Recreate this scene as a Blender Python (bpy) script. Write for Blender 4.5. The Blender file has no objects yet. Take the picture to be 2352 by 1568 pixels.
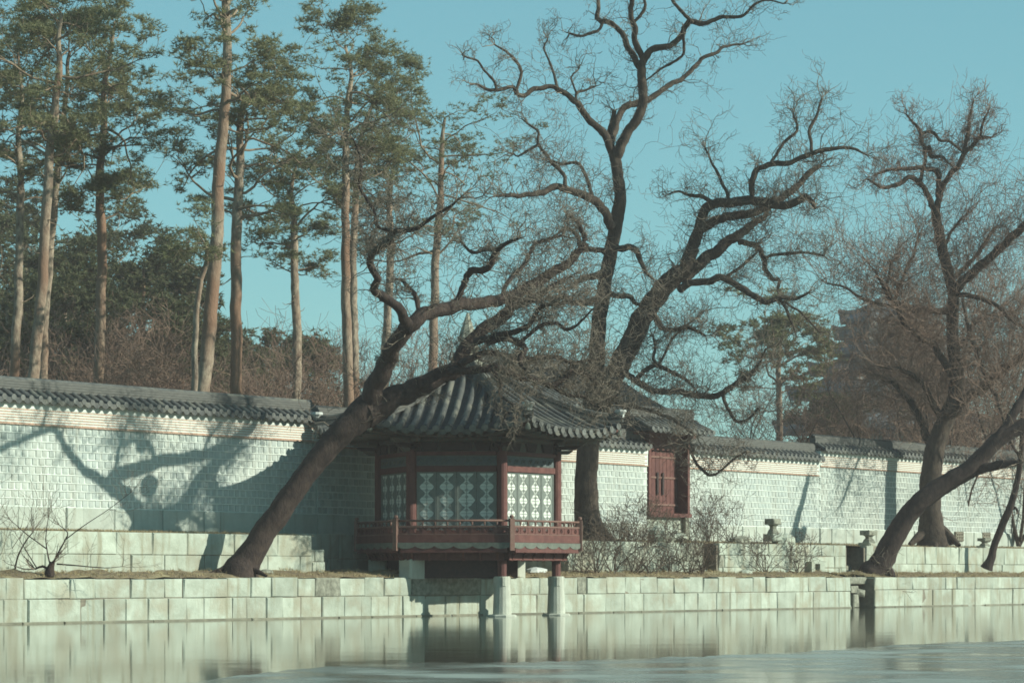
import bpy, math, random
import numpy as np
from mathutils import Vector, Matrix
RAD = math.radians
random.seed(7)
RNG = np.random.default_rng(11)
sc = bpy.context.scene
COL = sc.collection

# ------------------------------------------------------------------ camera, world, sun, exposure
EYE = 1.1                       # metres above the pond
cam_d = bpy.data.cameras.new('camera')
cam_d.sensor_width = 36
cam_d.lens = 91.8
cam_d.shift_y = 0.228
cam_d.clip_start = 0.5
cam_d.clip_end = 3000
cam = bpy.data.objects.new('camera', cam_d)
COL.objects.link(cam)
cam.location = (0, 0, EYE)
cam.rotation_euler = (RAD(90), 0, 0)
sc.camera = cam

SUN_AZ = math.atan2(1.0, -0.25)          # clockwise from +Y
SUN_EL = math.atan(0.48)
world = bpy.data.worlds.new('World')
sc.world = world
world.use_nodes = True
wn = world.node_tree
bg = wn.nodes['Background']
sky = wn.nodes.new('ShaderNodeTexSky')
sky.sky_type = 'NISHITA'
sky.sun_disc = False
sky.sun_elevation = SUN_EL
sky.sun_rotation = SUN_AZ
sky.air_density = 1.0
sky.dust_density = 0.3
sky.ozone_density = 2.0
tint = wn.nodes.new('ShaderNodeMix')
tint.data_type = 'RGBA'
tint.blend_type = 'MULTIPLY'
tint.inputs[0].default_value = 1.0
tint.inputs[7].default_value = (0.51, 0.97, 0.94, 1)      # the film's teal cast
soft = wn.nodes.new('ShaderNodeGamma')                    # the film compresses the bright side of the sky
soft.inputs[1].default_value = 0.55
wn.links.new(sky.outputs[0], soft.inputs[0])
wn.links.new(soft.outputs[0], tint.inputs[6])
wn.links.new(tint.outputs[2], bg.inputs[0])
bg.inputs[1].default_value = 0.15

sun_d = bpy.data.lights.new('sun', 'SUN')
sun_d.energy = 3.7
sun_d.angle = RAD(0.55)
sun_d.color = (0.97, 1.0, 0.85)
sun = bpy.data.objects.new('sun', sun_d)
COL.objects.link(sun)
sun.location = (60, 20, 60)
sun.rotation_euler = Vector((-1.0, 0.25, -0.48 * 1.031)).to_track_quat('-Z', 'Y').to_euler()

sc.view_settings.view_transform = 'Standard'
sc.view_settings.look = 'None'
sc.view_settings.exposure = 0.8
sc.view_settings.gamma = 1.0
sc.view_settings.use_curve_mapping = False
sc.cycles.filter_width = 1.7            # the photograph is a little soft
sc.cycles.max_bounces = 5
sc.cycles.volume_bounces = 0
sc.cycles.transparent_max_bounces = 4

# ------------------------------------------------------------------ materials
MATS = {}
def mat(name, c1, c2=None, scale=3.0, rough=0.85, bump=0.0, bscale=None, rnd=0.0, c3=None, s3=0.7, t3=0.55,
        stretch=None, spec=0.3, detail=5.0, metal=0.0, streak=None):
    """noise-mixed procedural paint: c1..c2 fine mottling, c3 larger stains, rnd per-object brightness"""
    m = bpy.data.materials.new(name)
    m.use_nodes = True
    nt = m.node_tree
    L = nt.links.new
    b = nt.nodes['Principled BSDF']
    b.inputs['Roughness'].default_value = rough
    b.inputs['Specular IOR Level'].default_value = spec
    b.inputs['Metallic'].default_value = metal
    geo = nt.nodes.new('ShaderNodeNewGeometry')
    src = geo.outputs['Position']
    if stretch:
        mp = nt.nodes.new('ShaderNodeMapping')
        mp.inputs['Scale'].default_value = stretch
        L(src, mp.inputs[0]); src = mp.outputs[0]
    def noise(s, det=detail):
        n = nt.nodes.new('ShaderNodeTexNoise')
        n.inputs['Scale'].default_value = s
        n.inputs['Detail'].default_value = det
        n.inputs['Roughness'].default_value = 0.6
        L(src, n.inputs['Vector'])
        return n.outputs[0]
    def mix(f, a, bb, t='MIX'):
        x = nt.nodes.new('ShaderNodeMix'); x.data_type = 'RGBA'; x.blend_type = t
        for sock, v in ((0, f), (6, a), (7, bb)):
            if isinstance(v, (int, float)): x.inputs[sock].default_value = v
            elif isinstance(v, tuple): x.inputs[sock].default_value = (*v[:3], 1)
            else: L(v, x.inputs[sock])
        return x.outputs[2]
    def ramp(v, lo, hi):
        r = nt.nodes.new('ShaderNodeMapRange')
        r.inputs[1].default_value = lo; r.inputs[2].default_value = hi
        L(v, r.inputs[0])
        return r.outputs[0]
    col = c1
    if c2 is not None:
        col = mix(ramp(noise(scale), 0.35, 0.65), c1, c2)
    if c3 is not None:
        col = mix(ramp(noise(s3, 3), t3 - 0.06, t3 + 0.1), col, c3)
    if rnd:
        oi = nt.nodes.new('ShaderNodeObjectInfo')
        mr = nt.nodes.new('ShaderNodeMapRange')
        mr.inputs[3].default_value = 1 - rnd; mr.inputs[4].default_value = 1 + rnd * 0.5
        L(oi.outputs['Random'], mr.inputs[0])
        hs = nt.nodes.new('ShaderNodeHueSaturation')
        L(mr.outputs[0], hs.inputs['Value'])
        if isinstance(col, tuple): hs.inputs['Color'].default_value = (*col[:3], 1)
        else: L(col, hs.inputs['Color'])
        col = hs.outputs[0]
    if streak is not None:                      # vertical run marks
        mp = nt.nodes.new('ShaderNodeMapping'); mp.inputs['Scale'].default_value = (1.0, 1.0, 0.10)
        L(geo.outputs['Position'], mp.inputs[0])
        n = nt.nodes.new('ShaderNodeTexNoise'); n.inputs['Scale'].default_value = 4.5; n.inputs['Detail'].default_value = 4
        L(mp.outputs[0], n.inputs['Vector'])
        col = mix(ramp(n.outputs[0], 0.52, 0.72), col, streak)
    if isinstance(col, tuple): b.inputs['Base Color'].default_value = (*col[:3], 1)
    else: L(col, b.inputs['Base Color'])
    if bump:
        bp = nt.nodes.new('ShaderNodeBump')
        bp.inputs['Strength'].default_value = min(1, bump * 1.0)
        bp.inputs['Distance'].default_value = 0.03 * max(1, bump)
        L(noise(bscale or scale * 3), bp.inputs['Height'])
        L(bp.outputs[0], b.inputs['Normal'])
    MATS[name] = m
    return m

M_quay = mat('granite_quay', (0.415, 0.45, 0.38), (0.31, 0.335, 0.275), 2.5, 0.9, 0.5, 14, rnd=0.15, c3=(0.30, 0.29, 0.225), s3=1.1, t3=0.56, streak=(0.25, 0.24, 0.175))
M_found = mat('foundation_granite', (0.43, 0.46, 0.405), (0.36, 0.385, 0.335), 2.2, 0.9, 0.4, 14, rnd=0.08, streak=(0.30, 0.30, 0.25))
M_wet = mat('wet_granite', (0.13, 0.125, 0.09), (0.20, 0.19, 0.14), 4, 0.7, 0.4, 14, rnd=0.2)
M_joint = mat('joint_dark', (0.15, 0.13, 0.10), (0.22, 0.195, 0.15), 6)  # dark brown filling behind the stones and in gaps
M_lichen = mat('lichened_granite', (0.30, 0.30, 0.24), (0.14, 0.14, 0.11), 7, 0.95, 0.6, 20, rnd=0.1)
M_block = mat('wall_block', (0.365, 0.41, 0.385), (0.43, 0.465, 0.435), 5, 0.9, 0.4, 30, rnd=0.22, c3=(0.44, 0.465, 0.42), s3=0.35, t3=0.5, streak=(0.335, 0.345, 0.305))
M_mortar = mat('white_mortar', (0.54, 0.58, 0.53), (0.50, 0.535, 0.49), 4, 0.9, 0.2, 30, streak=(0.44, 0.45, 0.40))
M_plaster = mat('white_plaster', (0.62, 0.655, 0.60), (0.57, 0.60, 0.55), 4, 0.9)
M_brick = mat('thin_red_brick', (0.40, 0.25, 0.18), (0.48, 0.34, 0.26), 8, 0.9, rnd=0.2)
M_tile = mat('grey_roof_tile', (0.050, 0.053, 0.051), (0.092, 0.095, 0.089), 5, 0.7, 0.3, 25, rnd=0.25, c3=(0.145, 0.14, 0.115), s3=1.6, t3=0.55)
M_tilelight = mat('roof_tile_end', (0.10, 0.104, 0.095), (0.15, 0.15, 0.138), 9, 0.75, rnd=0.2)
M_tiledark = mat('roof_gutter_tile', (0.035, 0.037, 0.037), (0.06, 0.062, 0.06), 5, 0.8)
M_ridge = mat('ridge_tile', (0.085, 0.085, 0.078), (0.125, 0.122, 0.11), 6, 0.8, 0.3, 20, stretch=(1, 1, 6))
M_red = mat('faded_red_paint', (0.098, 0.034, 0.029), (0.14, 0.055, 0.045), 6, 0.7, 0.15, 30, rnd=0.12, streak=(0.085, 0.03, 0.027))
M_rail = mat('rail_paint', (0.145, 0.076, 0.058), (0.18, 0.10, 0.08), 8, 0.65)
M_teal = mat('frieze_teal_paint', (0.065, 0.082, 0.088), (0.10, 0.12, 0.125), 14, 0.75)
M_tealgrey = mat('skirt_grey_paint', (0.095, 0.108, 0.088), (0.15, 0.16, 0.132), 7, 0.8)
M_flower = mat('bracket_paint', (0.13, 0.085, 0.062), (0.08, 0.11, 0.10), 18, 0.8)
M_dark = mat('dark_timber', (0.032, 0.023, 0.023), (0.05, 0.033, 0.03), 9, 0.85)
M_paper = mat('door_paper', (0.66, 0.68, 0.62), (0.60, 0.62, 0.56), 3, 0.9)
M_screen = mat('door_screen_paint', (0.145, 0.165, 0.15), (0.18, 0.20, 0.18), 10, 0.8)
M_pillar = mat('pale_granite_pillar', (0.46, 0.47, 0.40), (0.40, 0.405, 0.34), 5, 0.85, 0.4, 30, streak=(0.30, 0.295, 0.24))
M_bark = mat('old_brown_bark', (0.024, 0.016, 0.015), (0.056, 0.038, 0.030), 9, 0.95, 1.0, 22, stretch=(1, 1, 0.45))
M_bark2 = mat('grey_brown_bark', (0.040, 0.030, 0.024), (0.085, 0.063, 0.047), 8, 0.95, 1.0, 20, stretch=(1, 1, 0.4))
M_twig = mat('twig_bark', (0.12, 0.094, 0.072), (0.20, 0.16, 0.122), 3, 0.9)
M_twigred = mat('reddish_twig_bark', (0.16, 0.098, 0.072), (0.235, 0.155, 0.115), 3, 0.9)
M_pinebark = mat('pine_bark', (0.125, 0.093, 0.070), (0.34, 0.27, 0.20), 8, 0.95, 1.0, 16, c3=(0.20, 0.115, 0.075), s3=0.35, t3=0.5, stretch=(1, 1, 0.5))
M_pinebranch = mat('pine_branch_bark', (0.16, 0.11, 0.075), (0.26, 0.19, 0.13), 5, 0.95)
M_needle = mat('pine_needles', (0.165, 0.168, 0.078), (0.235, 0.225, 0.12), 1.6, 0.75, rnd=0.15)
M_needledk = mat('dark_needles', (0.085, 0.092, 0.042), (0.13, 0.132, 0.066), 1.2, 0.8, rnd=0.15)
M_dirt = mat('straw_and_dirt', (0.22, 0.165, 0.095), (0.15, 0.11, 0.07), 5, 1.0, 0.8, 20, c3=(0.29, 0.235, 0.135), s3=1.5)
M_straw = mat('dry_grass', (0.40, 0.32, 0.18), (0.27, 0.20, 0.11), 2, 0.9)
M_hill = mat('leaf_litter', (0.11, 0.085, 0.06), (0.075, 0.06, 0.045), 0.8, 1.0)
M_farroof = mat('weathered_roof', (0.075, 0.078, 0.075), (0.10, 0.10, 0.095), 4, 0.85, stretch=(1, 1, 1))
M_blueroof = mat('blue_grey_roof', (0.075, 0.10, 0.12), (0.10, 0.125, 0.145), 2, 0.8)
M_farwall = mat('pagoda_wall', (0.055, 0.045, 0.042), (0.04, 0.036, 0.036), 2, 0.9)
M_cream = mat('cream_wall', (0.55, 0.53, 0.45), (0.5, 0.48, 0.41), 2, 0.9)
M_finial = mat('finial_stone', (0.33, 0.315, 0.25), (0.27, 0.255, 0.20), 8, 0.85)
M_iron = mat('grate_iron', (0.22, 0.20, 0.15), (0.16, 0.14, 0.11), 10, 0.8)
M_white = mat('lime_white', (0.52, 0.53, 0.50), (0.46, 0.47, 0.44), 6, 0.85)
M_band = mat('trunk_band', (0.36, 0.35, 0.31), (0.28, 0.27, 0.24), 6, 0.9)

def leafy(m, amount):
    nt = m.node_tree; b = nt.nodes['Principled BSDF']; out = nt.nodes['Material Output']
    tr = nt.nodes.new('ShaderNodeBsdfTranslucent'); mx = nt.nodes.new('ShaderNodeMixShader'); mx.inputs[0].default_value = amount
    nt.links.new(b.inputs['Base Color'].links[0].from_socket, tr.inputs['Color'])
    nt.links.new(b.outputs[0], mx.inputs[1]); nt.links.new(tr.outputs[0], mx.inputs[2]); nt.links.new(mx.outputs[0], out.inputs['Surface'])
leafy(M_needle, 0.4); leafy(M_needledk, 0.35)
# ------------------------------------------------------------------ coordinates
F0, CX, HY = 6000.0, 1176.0, 1320.0
def W(x, y, d):
    return np.array([(x - CX) / F0 * d, d, EYE + (HY - y) / F0 * d])
UX, UY = 0.6104, 0.7921
ANG = math.atan2(UY, UX)
def Fr(s, p, z=0.0):
    """quay frame: s along the bank, p inland from the quay face"""
    return (UX * s - UY * p, 73.16 + UY * s + UX * p, z)
def s_at(x, p):
    k = (x - CX) / F0
    return (k * (73.16 + UX * p) + UY * p) / (UX - UY * k)
def d_at(x, p):
    return Fr(s_at(x, p), p)[1]

# ------------------------------------------------------------------ object helpers
def link(o, parent=None, loc=None, rot=None):
    COL.objects.link(o)
    if parent is not None: o.parent = parent
    if loc is not None: o.location = loc
    if rot is not None: o.rotation_euler = rot
    return o
def tag(o, label=None, cat=None, group=None, kind=None):
    if label: o['label'] = label
    if cat: o['category'] = cat
    if group: o['group'] = group
    if kind: o['kind'] = kind
    return o
def thing(name, loc, rz=0.0, label=None, cat=None, group=None):
    e = bpy.data.objects.new(name, None)
    e.empty_display_size = 0.3
    link(e, None, loc, (0, 0, rz))
    return tag(e, label, cat, group)

class MB:
    def __init__(s): s.v = []; s.f = []
    def add(s, vs, fs):
        n = len(s.v); s.v.extend(vs); s.f.extend([tuple(i + n for i in f) for f in fs]); return s
    def box(s, x0, x1, y0, y1, z0, z1):
        return s.add([(x0,y0,z0),(x1,y0,z0),(x1,y1,z0),(x0,y1,z0),(x0,y0,z1),(x1,y0,z1),(x1,y1,z1),(x0,y1,z1)],
                     [(0,3,2,1),(4,5,6,7),(0,1,5,4),(1,2,6,5),(2,3,7,6),(3,0,4,7)])
    def bevbox(s, x0, x1, y0, y1, z0, z1, b=0.015, jit=0.0):
        """block whose front (low y) face is chamfered"""
        j = lambda: random.uniform(-jit, jit)
        v = [(x0,y1,z0),(x1,y1,z0),(x1,y1,z1),(x0,y1,z1),
             (x0,y0+b,z0),(x1,y0+b,z0),(x1,y0+b,z1),(x0,y0+b,z1),
             (x0+b,y0+j(),z0+b),(x1-b,y0+j(),z0+b),(x1-b,y0+j(),z1-b),(x0+b,y0+j(),z1-b),
             ((x0+x1)/2+j(), y0+j()-jit*0.5, (z0+z1)/2+j())]
        f = [(0,3,2,1)]
        for a in range(4):
            c = (a+1) % 4
            f.append((a, c, 4+c, 4+a)); f.append((4+a, 4+c, 8+c, 8+a)); f.append((8+a, 8+c, 12))
        return s.add(v, f)
    def prism(s, pts, y0, y1):
        """outline in x,z extruded along y"""
        n = len(pts)
        v = [(x,y0,z) for x,z in pts] + [(x,y1,z) for x,z in pts]
        f = [tuple(range(n)), tuple(range(2*n-1, n-1, -1))] + [(i,(i+1)%n+0,n+(i+1)%n,n+i) for i in range(n)]
        return s.add(v, f)
    def prismz(s, pts, z0, z1):
        n = len(pts)
        v = [(x,y,z0) for x,y in pts] + [(x,y,z1) for x,y in pts]
        f = [tuple(range(n-1,-1,-1)), tuple(range(n, 2*n))] + [(i,(i+1)%n,n+(i+1)%n,n+i) for i in range(n)]
        return s.add(v, f)
    def lathe(s, prof, n=12, c=(0,0,0)):
        v = []
        for r, z in prof:
            for i in range(n):
                a = 2*math.pi*(i+0.5)/n
                v.append((c[0]+r*math.cos(a), c[1]+r*math.sin(a), c[2]+z))
        f = []
        for k in range(len(prof)-1):
            for i in range(n):
                j = (i+1) % n
                f.append((k*n+i, k*n+j, (k+1)*n+j, (k+1)*n+i))
        f.append(tuple(range(n-1,-1,-1))); f.append(tuple(range((len(prof)-1)*n, len(prof)*n)))
        return s.add(v, f)
    def tube(s, pts, rs, n=8):
        pts = [Vector(p) for p in pts]
        v = []
        for i, p in enumerate(pts):
            t = (pts[min(i+1, len(pts)-1)] - pts[max(i-1, 0)]).normalized()
            a = t.cross(Vector((0.13, 0.21, 1))).normalized() if abs(t.z) < 0.97 else t.cross(Vector((1, 0.1, 0))).normalized()
            b = t.cross(a)
            r = rs[i] if hasattr(rs, '__len__') else rs
            for k in range(n):
                q = 2*math.pi*k/n
                w = p + a*(r*math.cos(q)) + b*(r*math.sin(q))
                v.append(tuple(w))
        f = []
        for i in range(len(pts)-1):
            for k in range(n):
                f.append((i*n+k, i*n+(k+1)%n, (i+1)*n+(k+1)%n, (i+1)*n+k))
        f.append(tuple(range(n-1,-1,-1))); f.append(tuple(range((len(pts)-1)*n, len(pts)*n)))
        return s.add(v, f)
    def mesh(s, name, m, smooth=False):
        me = bpy.data.meshes.new(name)
        me.from_pydata(s.v, [], s.f)
        me.materials.append(m)
        if smooth: me.shade_smooth()
        me.update()
        return me
    def build(s, name, m, parent=None, loc=None, rot=None, smooth=False):
        return link(bpy.data.objects.new(name, s.mesh(name, m, smooth)), parent, loc, rot)

def put(me, name, parent, loc=(0,0,0), rot=(0,0,0), scale=None):
    o = bpy.data.objects.new(name, me)
    link(o, parent, loc, rot)
    if scale: o.scale = scale
    return o
def np_mesh(name, V, Q, m, smooth=False):
    """V (n,3) float, Q (k,4) or (k,3) int"""
    me = bpy.data.meshes.new(name)
    V = np.ascontiguousarray(V, dtype=np.float32); Q = np.ascontiguousarray(Q, dtype=np.int32)
    k, c = Q.shape
    me.vertices.add(len(V)); me.vertices.foreach_set('co', V.ravel())
    me.loops.add(k*c); me.loops.foreach_set('vertex_index', Q.ravel())
    me.polygons.add(k); me.polygons.foreach_set('loop_start', np.arange(0, k*c, c, dtype=np.int32))
    me.polygons.foreach_set('loop_total', np.full(k, c, dtype=np.int32))
    me.polygons.foreach_set('use_smooth', np.full(k, smooth, dtype=bool))
    me.materials.append(m)
    me.update(calc_edges=True)
    return me

def tubes(P, R, m=3):
    """P (N,K,3) centre lines, R (N,K) radii -> verts, quads"""
    N, K, _ = P.shape
    T = np.empty_like(P)
    T[:, 1:-1] = P[:, 2:] - P[:, :-2]; T[:, 0] = P[:, 1] - P[:, 0]; T[:, -1] = P[:, -1] - P[:, -2]
    T /= np.linalg.norm(T, axis=2, keepdims=True) + 1e-9
    avg = P[:, -1] - P[:, 0]
    avg /= np.linalg.norm(avg, axis=1, keepdims=True) + 1e-9
    ref = np.where(np.abs(avg[:, 2:3]) < 0.8, np.array([[0.05, 0.07, 1.0]]), np.array([[1.0, 0.2, 0.05]]))
    A = np.cross(T, ref[:, None, :]); A /= np.linalg.norm(A, axis=2, keepdims=True) + 1e-9
    B = np.cross(T, A)
    q = 2*np.pi*np.arange(m)/m
    V = P[:, :, None, :] + R[:, :, None, None]*(A[:, :, None, :]*np.cos(q)[None, None, :, None] + B[:, :, None, :]*np.sin(q)[None, None, :, None])
    V = V.reshape(-1, 3)
    base = (np.arange(N)[:, None, None]*K + np.arange(K-1)[None, :, None])*m
    a = base + np.arange(m)[None, None, :]
    b = base + ((np.arange(m)+1) % m)[None, None, :]
    Q = np.stack([a, b, b+m, a+m], axis=-1).reshape(-1, 4)
    return V, Q

# ------------------------------------------------------------------ setting: pond, ice, ground
def water_mat(name, base, rough, bumps, spec=0.5):
    m = bpy.data.materials.new(name); m.use_nodes = True
    nt = m.node_tree; b = nt.nodes['Principled BSDF']; L = nt.links.new
    b.inputs['Base Color'].default_value = (*base, 1); b.inputs['Roughness'].default_value = rough
    b.inputs['IOR'].default_value = 1.33
    geo = nt.nodes.new('ShaderNodeNewGeometry')
    prev = None
    for sc_, st, dist in bumps:
        mp = nt.nodes.new('ShaderNodeMapping'); mp.inputs['Scale'].default_value = st
        L(geo.outputs['Position'], mp.inputs[0])
        n = nt.nodes.new('ShaderNodeTexNoise'); n.inputs['Scale'].default_value = sc_; n.inputs['Detail'].default_value = 3
        L(mp.outputs[0], n.inputs['Vector'])
        bp = nt.nodes.new('ShaderNodeBump'); bp.inputs['Strength'].default_value = 1; bp.inputs['Distance'].default_value = dist
        L(n.outputs[0], bp.inputs['Height'])
        if prev: L(prev, bp.inputs['Normal'])
        prev = bp.outputs[0]
    if prev: L(prev, b.inputs['Normal'])
    return m
M_water = water_mat('pond_water_surface', (0.060, 0.062, 0.040), 0.065, [(1.6, (1, 1, 1), 0.0007), (0.4, (1, 1, 1), 0.0028)])
M_ice = water_mat('pond_ice_surface', (0.20, 0.25, 0.25), 0.20, [(2.0, (1, 0.6, 1), 0.003), (0.3, (1, 1, 1), 0.006)])
nt = M_ice.node_tree
nt.nodes['Principled BSDF'].inputs['Specular IOR Level'].default_value = 0.3
n1 = nt.nodes.new('ShaderNodeTexNoise'); n1.inputs['Scale'].default_value = 0.55; n1.inputs['Detail'].default_value = 6
g1 = nt.nodes.new('ShaderNodeNewGeometry'); nt.links.new(g1.outputs['Position'], n1.inputs['Vector'])
mr = nt.nodes.new('ShaderNodeMapRange'); mr.inputs[1].default_value = 0.38; mr.inputs[2].default_value = 0.66; mr.inputs[3].default_value = 0.10; mr.inputs[4].default_value = 0.34
nt.links.new(n1.outputs[0], mr.inputs[0]); nt.links.new(mr.outputs[0], nt.nodes['Principled BSDF'].inputs['Roughness'])
mx = nt.nodes.new('ShaderNodeMix'); mx.data_type = 'RGBA'
mx.inputs[6].default_value = (0.14, 0.15, 0.125, 1); mx.inputs[7].default_value = (0.36, 0.385, 0.33, 1)
mr2 = nt.nodes.new('ShaderNodeMapRange'); mr2.inputs[1].default_value = 0.42; mr2.inputs[2].default_value = 0.7
nt.links.new(n1.outputs[0], mr2.inputs[0]); nt.links.new(mr2.outputs[0], mx.inputs[0]); nt.links.new(mx.outputs[2], nt.nodes['Principled BSDF'].inputs['Base Color'])

# pond: a sheet ending just inside the quay
o = MB().add([(-70,-30,0),(80,-30,0), Fr(140, 6, 0), Fr(-90, 6, 0)], [(0,1,2,3)]).build('pond_water', M_water)
tag(o, 'calm green pond water mirroring the stone quay', kind='structure')
pts = []
for x, y in [(-200,1640),(200,1596),(520,1556),(700,1534),(842,1524),(1000,1521),(1163,1522),(1320,1517),(1484,1512),(1650,1506),(1805,1498),(1990,1486),(2158,1476),(2352,1470),(2700,1462)]:
    p = W(x, y, EYE*F0/(y-HY)); pts.append((p[0], p[1]))
# subdivide and roughen the edge
edge = []
for a, b in zip(pts[:-1], pts[1:]):
    for k in range(8):
        t = k/8; q = (a[0]+(b[0]-a[0])*t, a[1]+(b[1]-a[1])*t)
        edge.append((q[0], q[1] + random.uniform(-0.35, 0.35)))
edge.append(pts[-1])
ol = edge + [(40, 2), (-6, 2)]
o = MB().prismz(ol[::-1], -0.02, 0.006).build('pond_ice', M_ice)
tag(o, 'thin blue grey ice sheet over the near part of the pond', kind='structure')

def sheet(name, m, s0, s1, ps, zf, ns, label, jit=0.0, kind='structure'):
    V = []; n = len(ps)
    for i in range(ns+1):
        s = s0 + (s1-s0)*i/ns
        for j, p in enumerate(ps):
            V.append(Fr(s, p, zf(s, p) + (random.uniform(-jit, jit))))
    Fc = [(i*n+j, (i+1)*n+j, (i+1)*n+j+1, i*n+j+1) for i in range(ns) for j in range(n-1)]
    o = MB().add(V, Fc).build(name, m, smooth=True)
    return tag(o, label, kind=kind)
S_GAP0, S_GAP1 = s_at(742, 1.65), s_at(1302, 1.65)
def lumps(s, p): return 0.03*math.sin(s*1.9+p*3) + 0.025*math.sin(s*4.7+1.3) + 0.02*math.sin(s*9.1+p*7)
def z_low(s, p):
    t = min(1, max(0, (p-0.28)/1.0))
    return 1.035 + 0.14*t**0.6 + lumps(s, p)*(0.4+t)
S_STEP0, S_STEP1 = s_at(1954, 0), s_at(2009, 0)          # outlet recess in the quay
sheet('lower_terrace_ground', M_dirt, -26, S_STEP0-0.02, [0.26, 0.34, 0.5, 0.8, 1.2, 1.7, 2.4, 3.4], z_low, 240, 'strip of dirt and dry straw along the top of the quay', 0.012)
sheet('lower_terrace_ground', M_dirt, S_STEP0-0.02, S_STEP1+0.02, [1.0, 1.3, 1.7, 2.4], z_low, 8, 'dirt behind the drain gap in the quay', 0.012)
sheet('lower_terrace_ground', M_dirt, S_STEP1+0.02, 52, [0.26, 0.34, 0.5, 0.8, 1.2, 1.7, 2.4, 3.4], z_low, 90, 'strip of dirt and straw right of the drain gap', 0.012)
def z_up(s, p): return 2.13 + 0.08*min(1, max(0, (p-1.9)/1.2)) + 0.5*lumps(s, p)*(1 if p > 2 else 0.3)
sheet('upper_terrace_ground', M_dirt, -26, S_GAP0, [1.85, 2.1, 2.6, 3.2, 4.3], z_up, 90, 'trodden earth at the foot of the long wall', 0.01)
sheet('upper_terrace_ground', M_dirt, S_GAP0-0.3, S_GAP1, [3.42, 3.7, 4.3], z_up, 40, 'earth between the pavilion and the long wall', 0.01)
sheet('upper_terrace_ground', M_dirt, S_GAP1, 52, [1.85, 2.1, 2.6, 3.2, 4.3], z_up, 120, 'earth at the foot of the wall right of the pavilion', 0.01)
# ground behind the wall out to the horizon
def z_back(s, p): return 2.2 + 0.05*max(0, p-20)*0.35 if p < 200 else 5.35
sheet('ground', M_hill, -110, 190, [4.4, 12, 30, 60, 120, 200, 300], z_back, 40, 'leaf littered ground under the trees behind the wall')

# dry grass tufts along both terraces
def tufts(n, s0, s1, p0, p1, zf, h0, h1):
    s = RNG.uniform(s0, s1, n); p = RNG.uniform(p0, p1, n)
    base = np.array([Fr(a, b, zf(a, b)-0.01) for a, b in zip(s, p)])
    k = 5
    B = np.repeat(base, k, 0) + RNG.normal(0, 0.02, (n*k, 3))*[1, 1, 0]
    h = RNG.uniform(h0, h1, n*k)[:, None]
    d = RNG.normal(0, 1, (n*k, 3)); d[:, 2] = 0; d /= np.linalg.norm(d, axis=1, keepdims=True)
    tip = B + np.array([0, 0, 1])*h + d*h*RNG.uniform(0.2, 1.2, (n*k, 1))
    w = np.cross(d, [0, 0, 1])*0.006
    return np.stack([B-w, B+w, tip], 1).reshape(-1, 3)
V = np.concatenate([tufts(5200, -24, 46, 0.27, 1.5, z_low, 0.03, 0.10), tufts(2500, -24, S_GAP0, 1.9, 3.9, z_up, 0.02, 0.07), tufts(3500, S_GAP1, 46, 1.9, 3.9, z_up, 0.02, 0.08)])
o = link(bpy.data.objects.new('dry_grass', np_mesh('dry_grass', V, np.arange(len(V)).reshape(-1, 3), M_straw)))
tag(o, 'short dry winter grass along the terrace edges', kind='stuff')

# ------------------------------------------------------------------ quay
def frame(name, s, p, z, label, cat, group=None):
    return thing(name, Fr(s, p, z), ANG, label, cat, group)
def stone(mb_or_none, parent, name, m, s0, s1, z0, z1, so, p0=0.0, depth=0.25, zo=0.0, b=0.02, jit=0.02, gap=0.004):
    w, h = (s1-s0)/2 - gap, (z1-z0)/2 - gap*0.8
    mb = MB().bevbox(-w, w, 0, depth, -h, h, b, jit)
    return mb.build(name, m, parent, ((s0+s1)/2 - so, p0 + random.uniform(-0.025, 0.02), (z0+z1)/2 - zo),
                    (0, 0, random.uniform(-0.004, 0.004)))
def joints(xs, p):
    return [s_at(x, p) for x in xs]
top = joints([13,55,160,218,300,378,421,521,576,622,683,724,782,838,882,907,946], 0)
bot = joints([8,63,133,187,239,288,340,386,430,469,534,568,612,650,692,740,790,830,851,892,926,975,1023,1053,1102,1173,1234,1290], 0)
topx = [946,1105,1188,1240,1327,1348,1394,1437]
top += joints(topx[1:], 0)
def extend(lst, s_end, lo, hi, step=None):
    s = lst[-1]
    while s < s_end - lo:
        s += random.uniform(lo, hi); lst.append(min(s, s_end))
    lst[-1] = s_end
    return lst
def prepend(lst, s_start):
    s = lst[0]
    while s > s_start:
        s -= random.uniform(0.6, 1.1); lst.insert(0, s)
    return lst
extend(prepend(top, -25.5), S_STEP0, 0.7, 1.5); extend(prepend(bot, -25.5), S_STEP0, 0.6, 1.2)
q1 = frame('quay_wall', 0, 0, 0, 'pale granite block quay standing in the pond under the pavilion', 'quay')
MB().box(-25.5, S_STEP0-0.02, 0.03, 0.9, -0.6, 0.99).build('core', M_joint, q1)
lich = {s_at(724, 0), s_at(1327, 0), s_at(946, 0)}
for a, b in zip(top[:-1], top[1:]):
    m = M_lichen if any(abs(a-l) < 1e-6 for l in lich) else M_quay
    stone(None, q1, 'stone', m, a, b, 0.555, 1.03 + random.uniform(-0.03, 0.02), 0, 0.0, 0.40)
for a, b in zip(bot[:-1], bot[1:]):
    stone(None, q1, 'stone', M_quay, a, b, -0.25, 0.552, 0, 0.0, 0.3)
f = [-25.5]; extend(f, S_STEP0, 1.1, 1.9)
for a, b in zip(f[:-1], f[1:]):
    stone(None, q1, 'footing_stone', M_wet, a, b, -0.4, 0.045, 0, -0.05, 0.12, gap=0.004)
q2 = frame('quay_wall', S_STEP1, 0, 0, 'pale granite quay right of the dark drain gap', 'quay')
MB().box(0, 46-S_STEP1, 0.03, 0.9, -0.6, 0.99).build('core', M_joint, q2)
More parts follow.
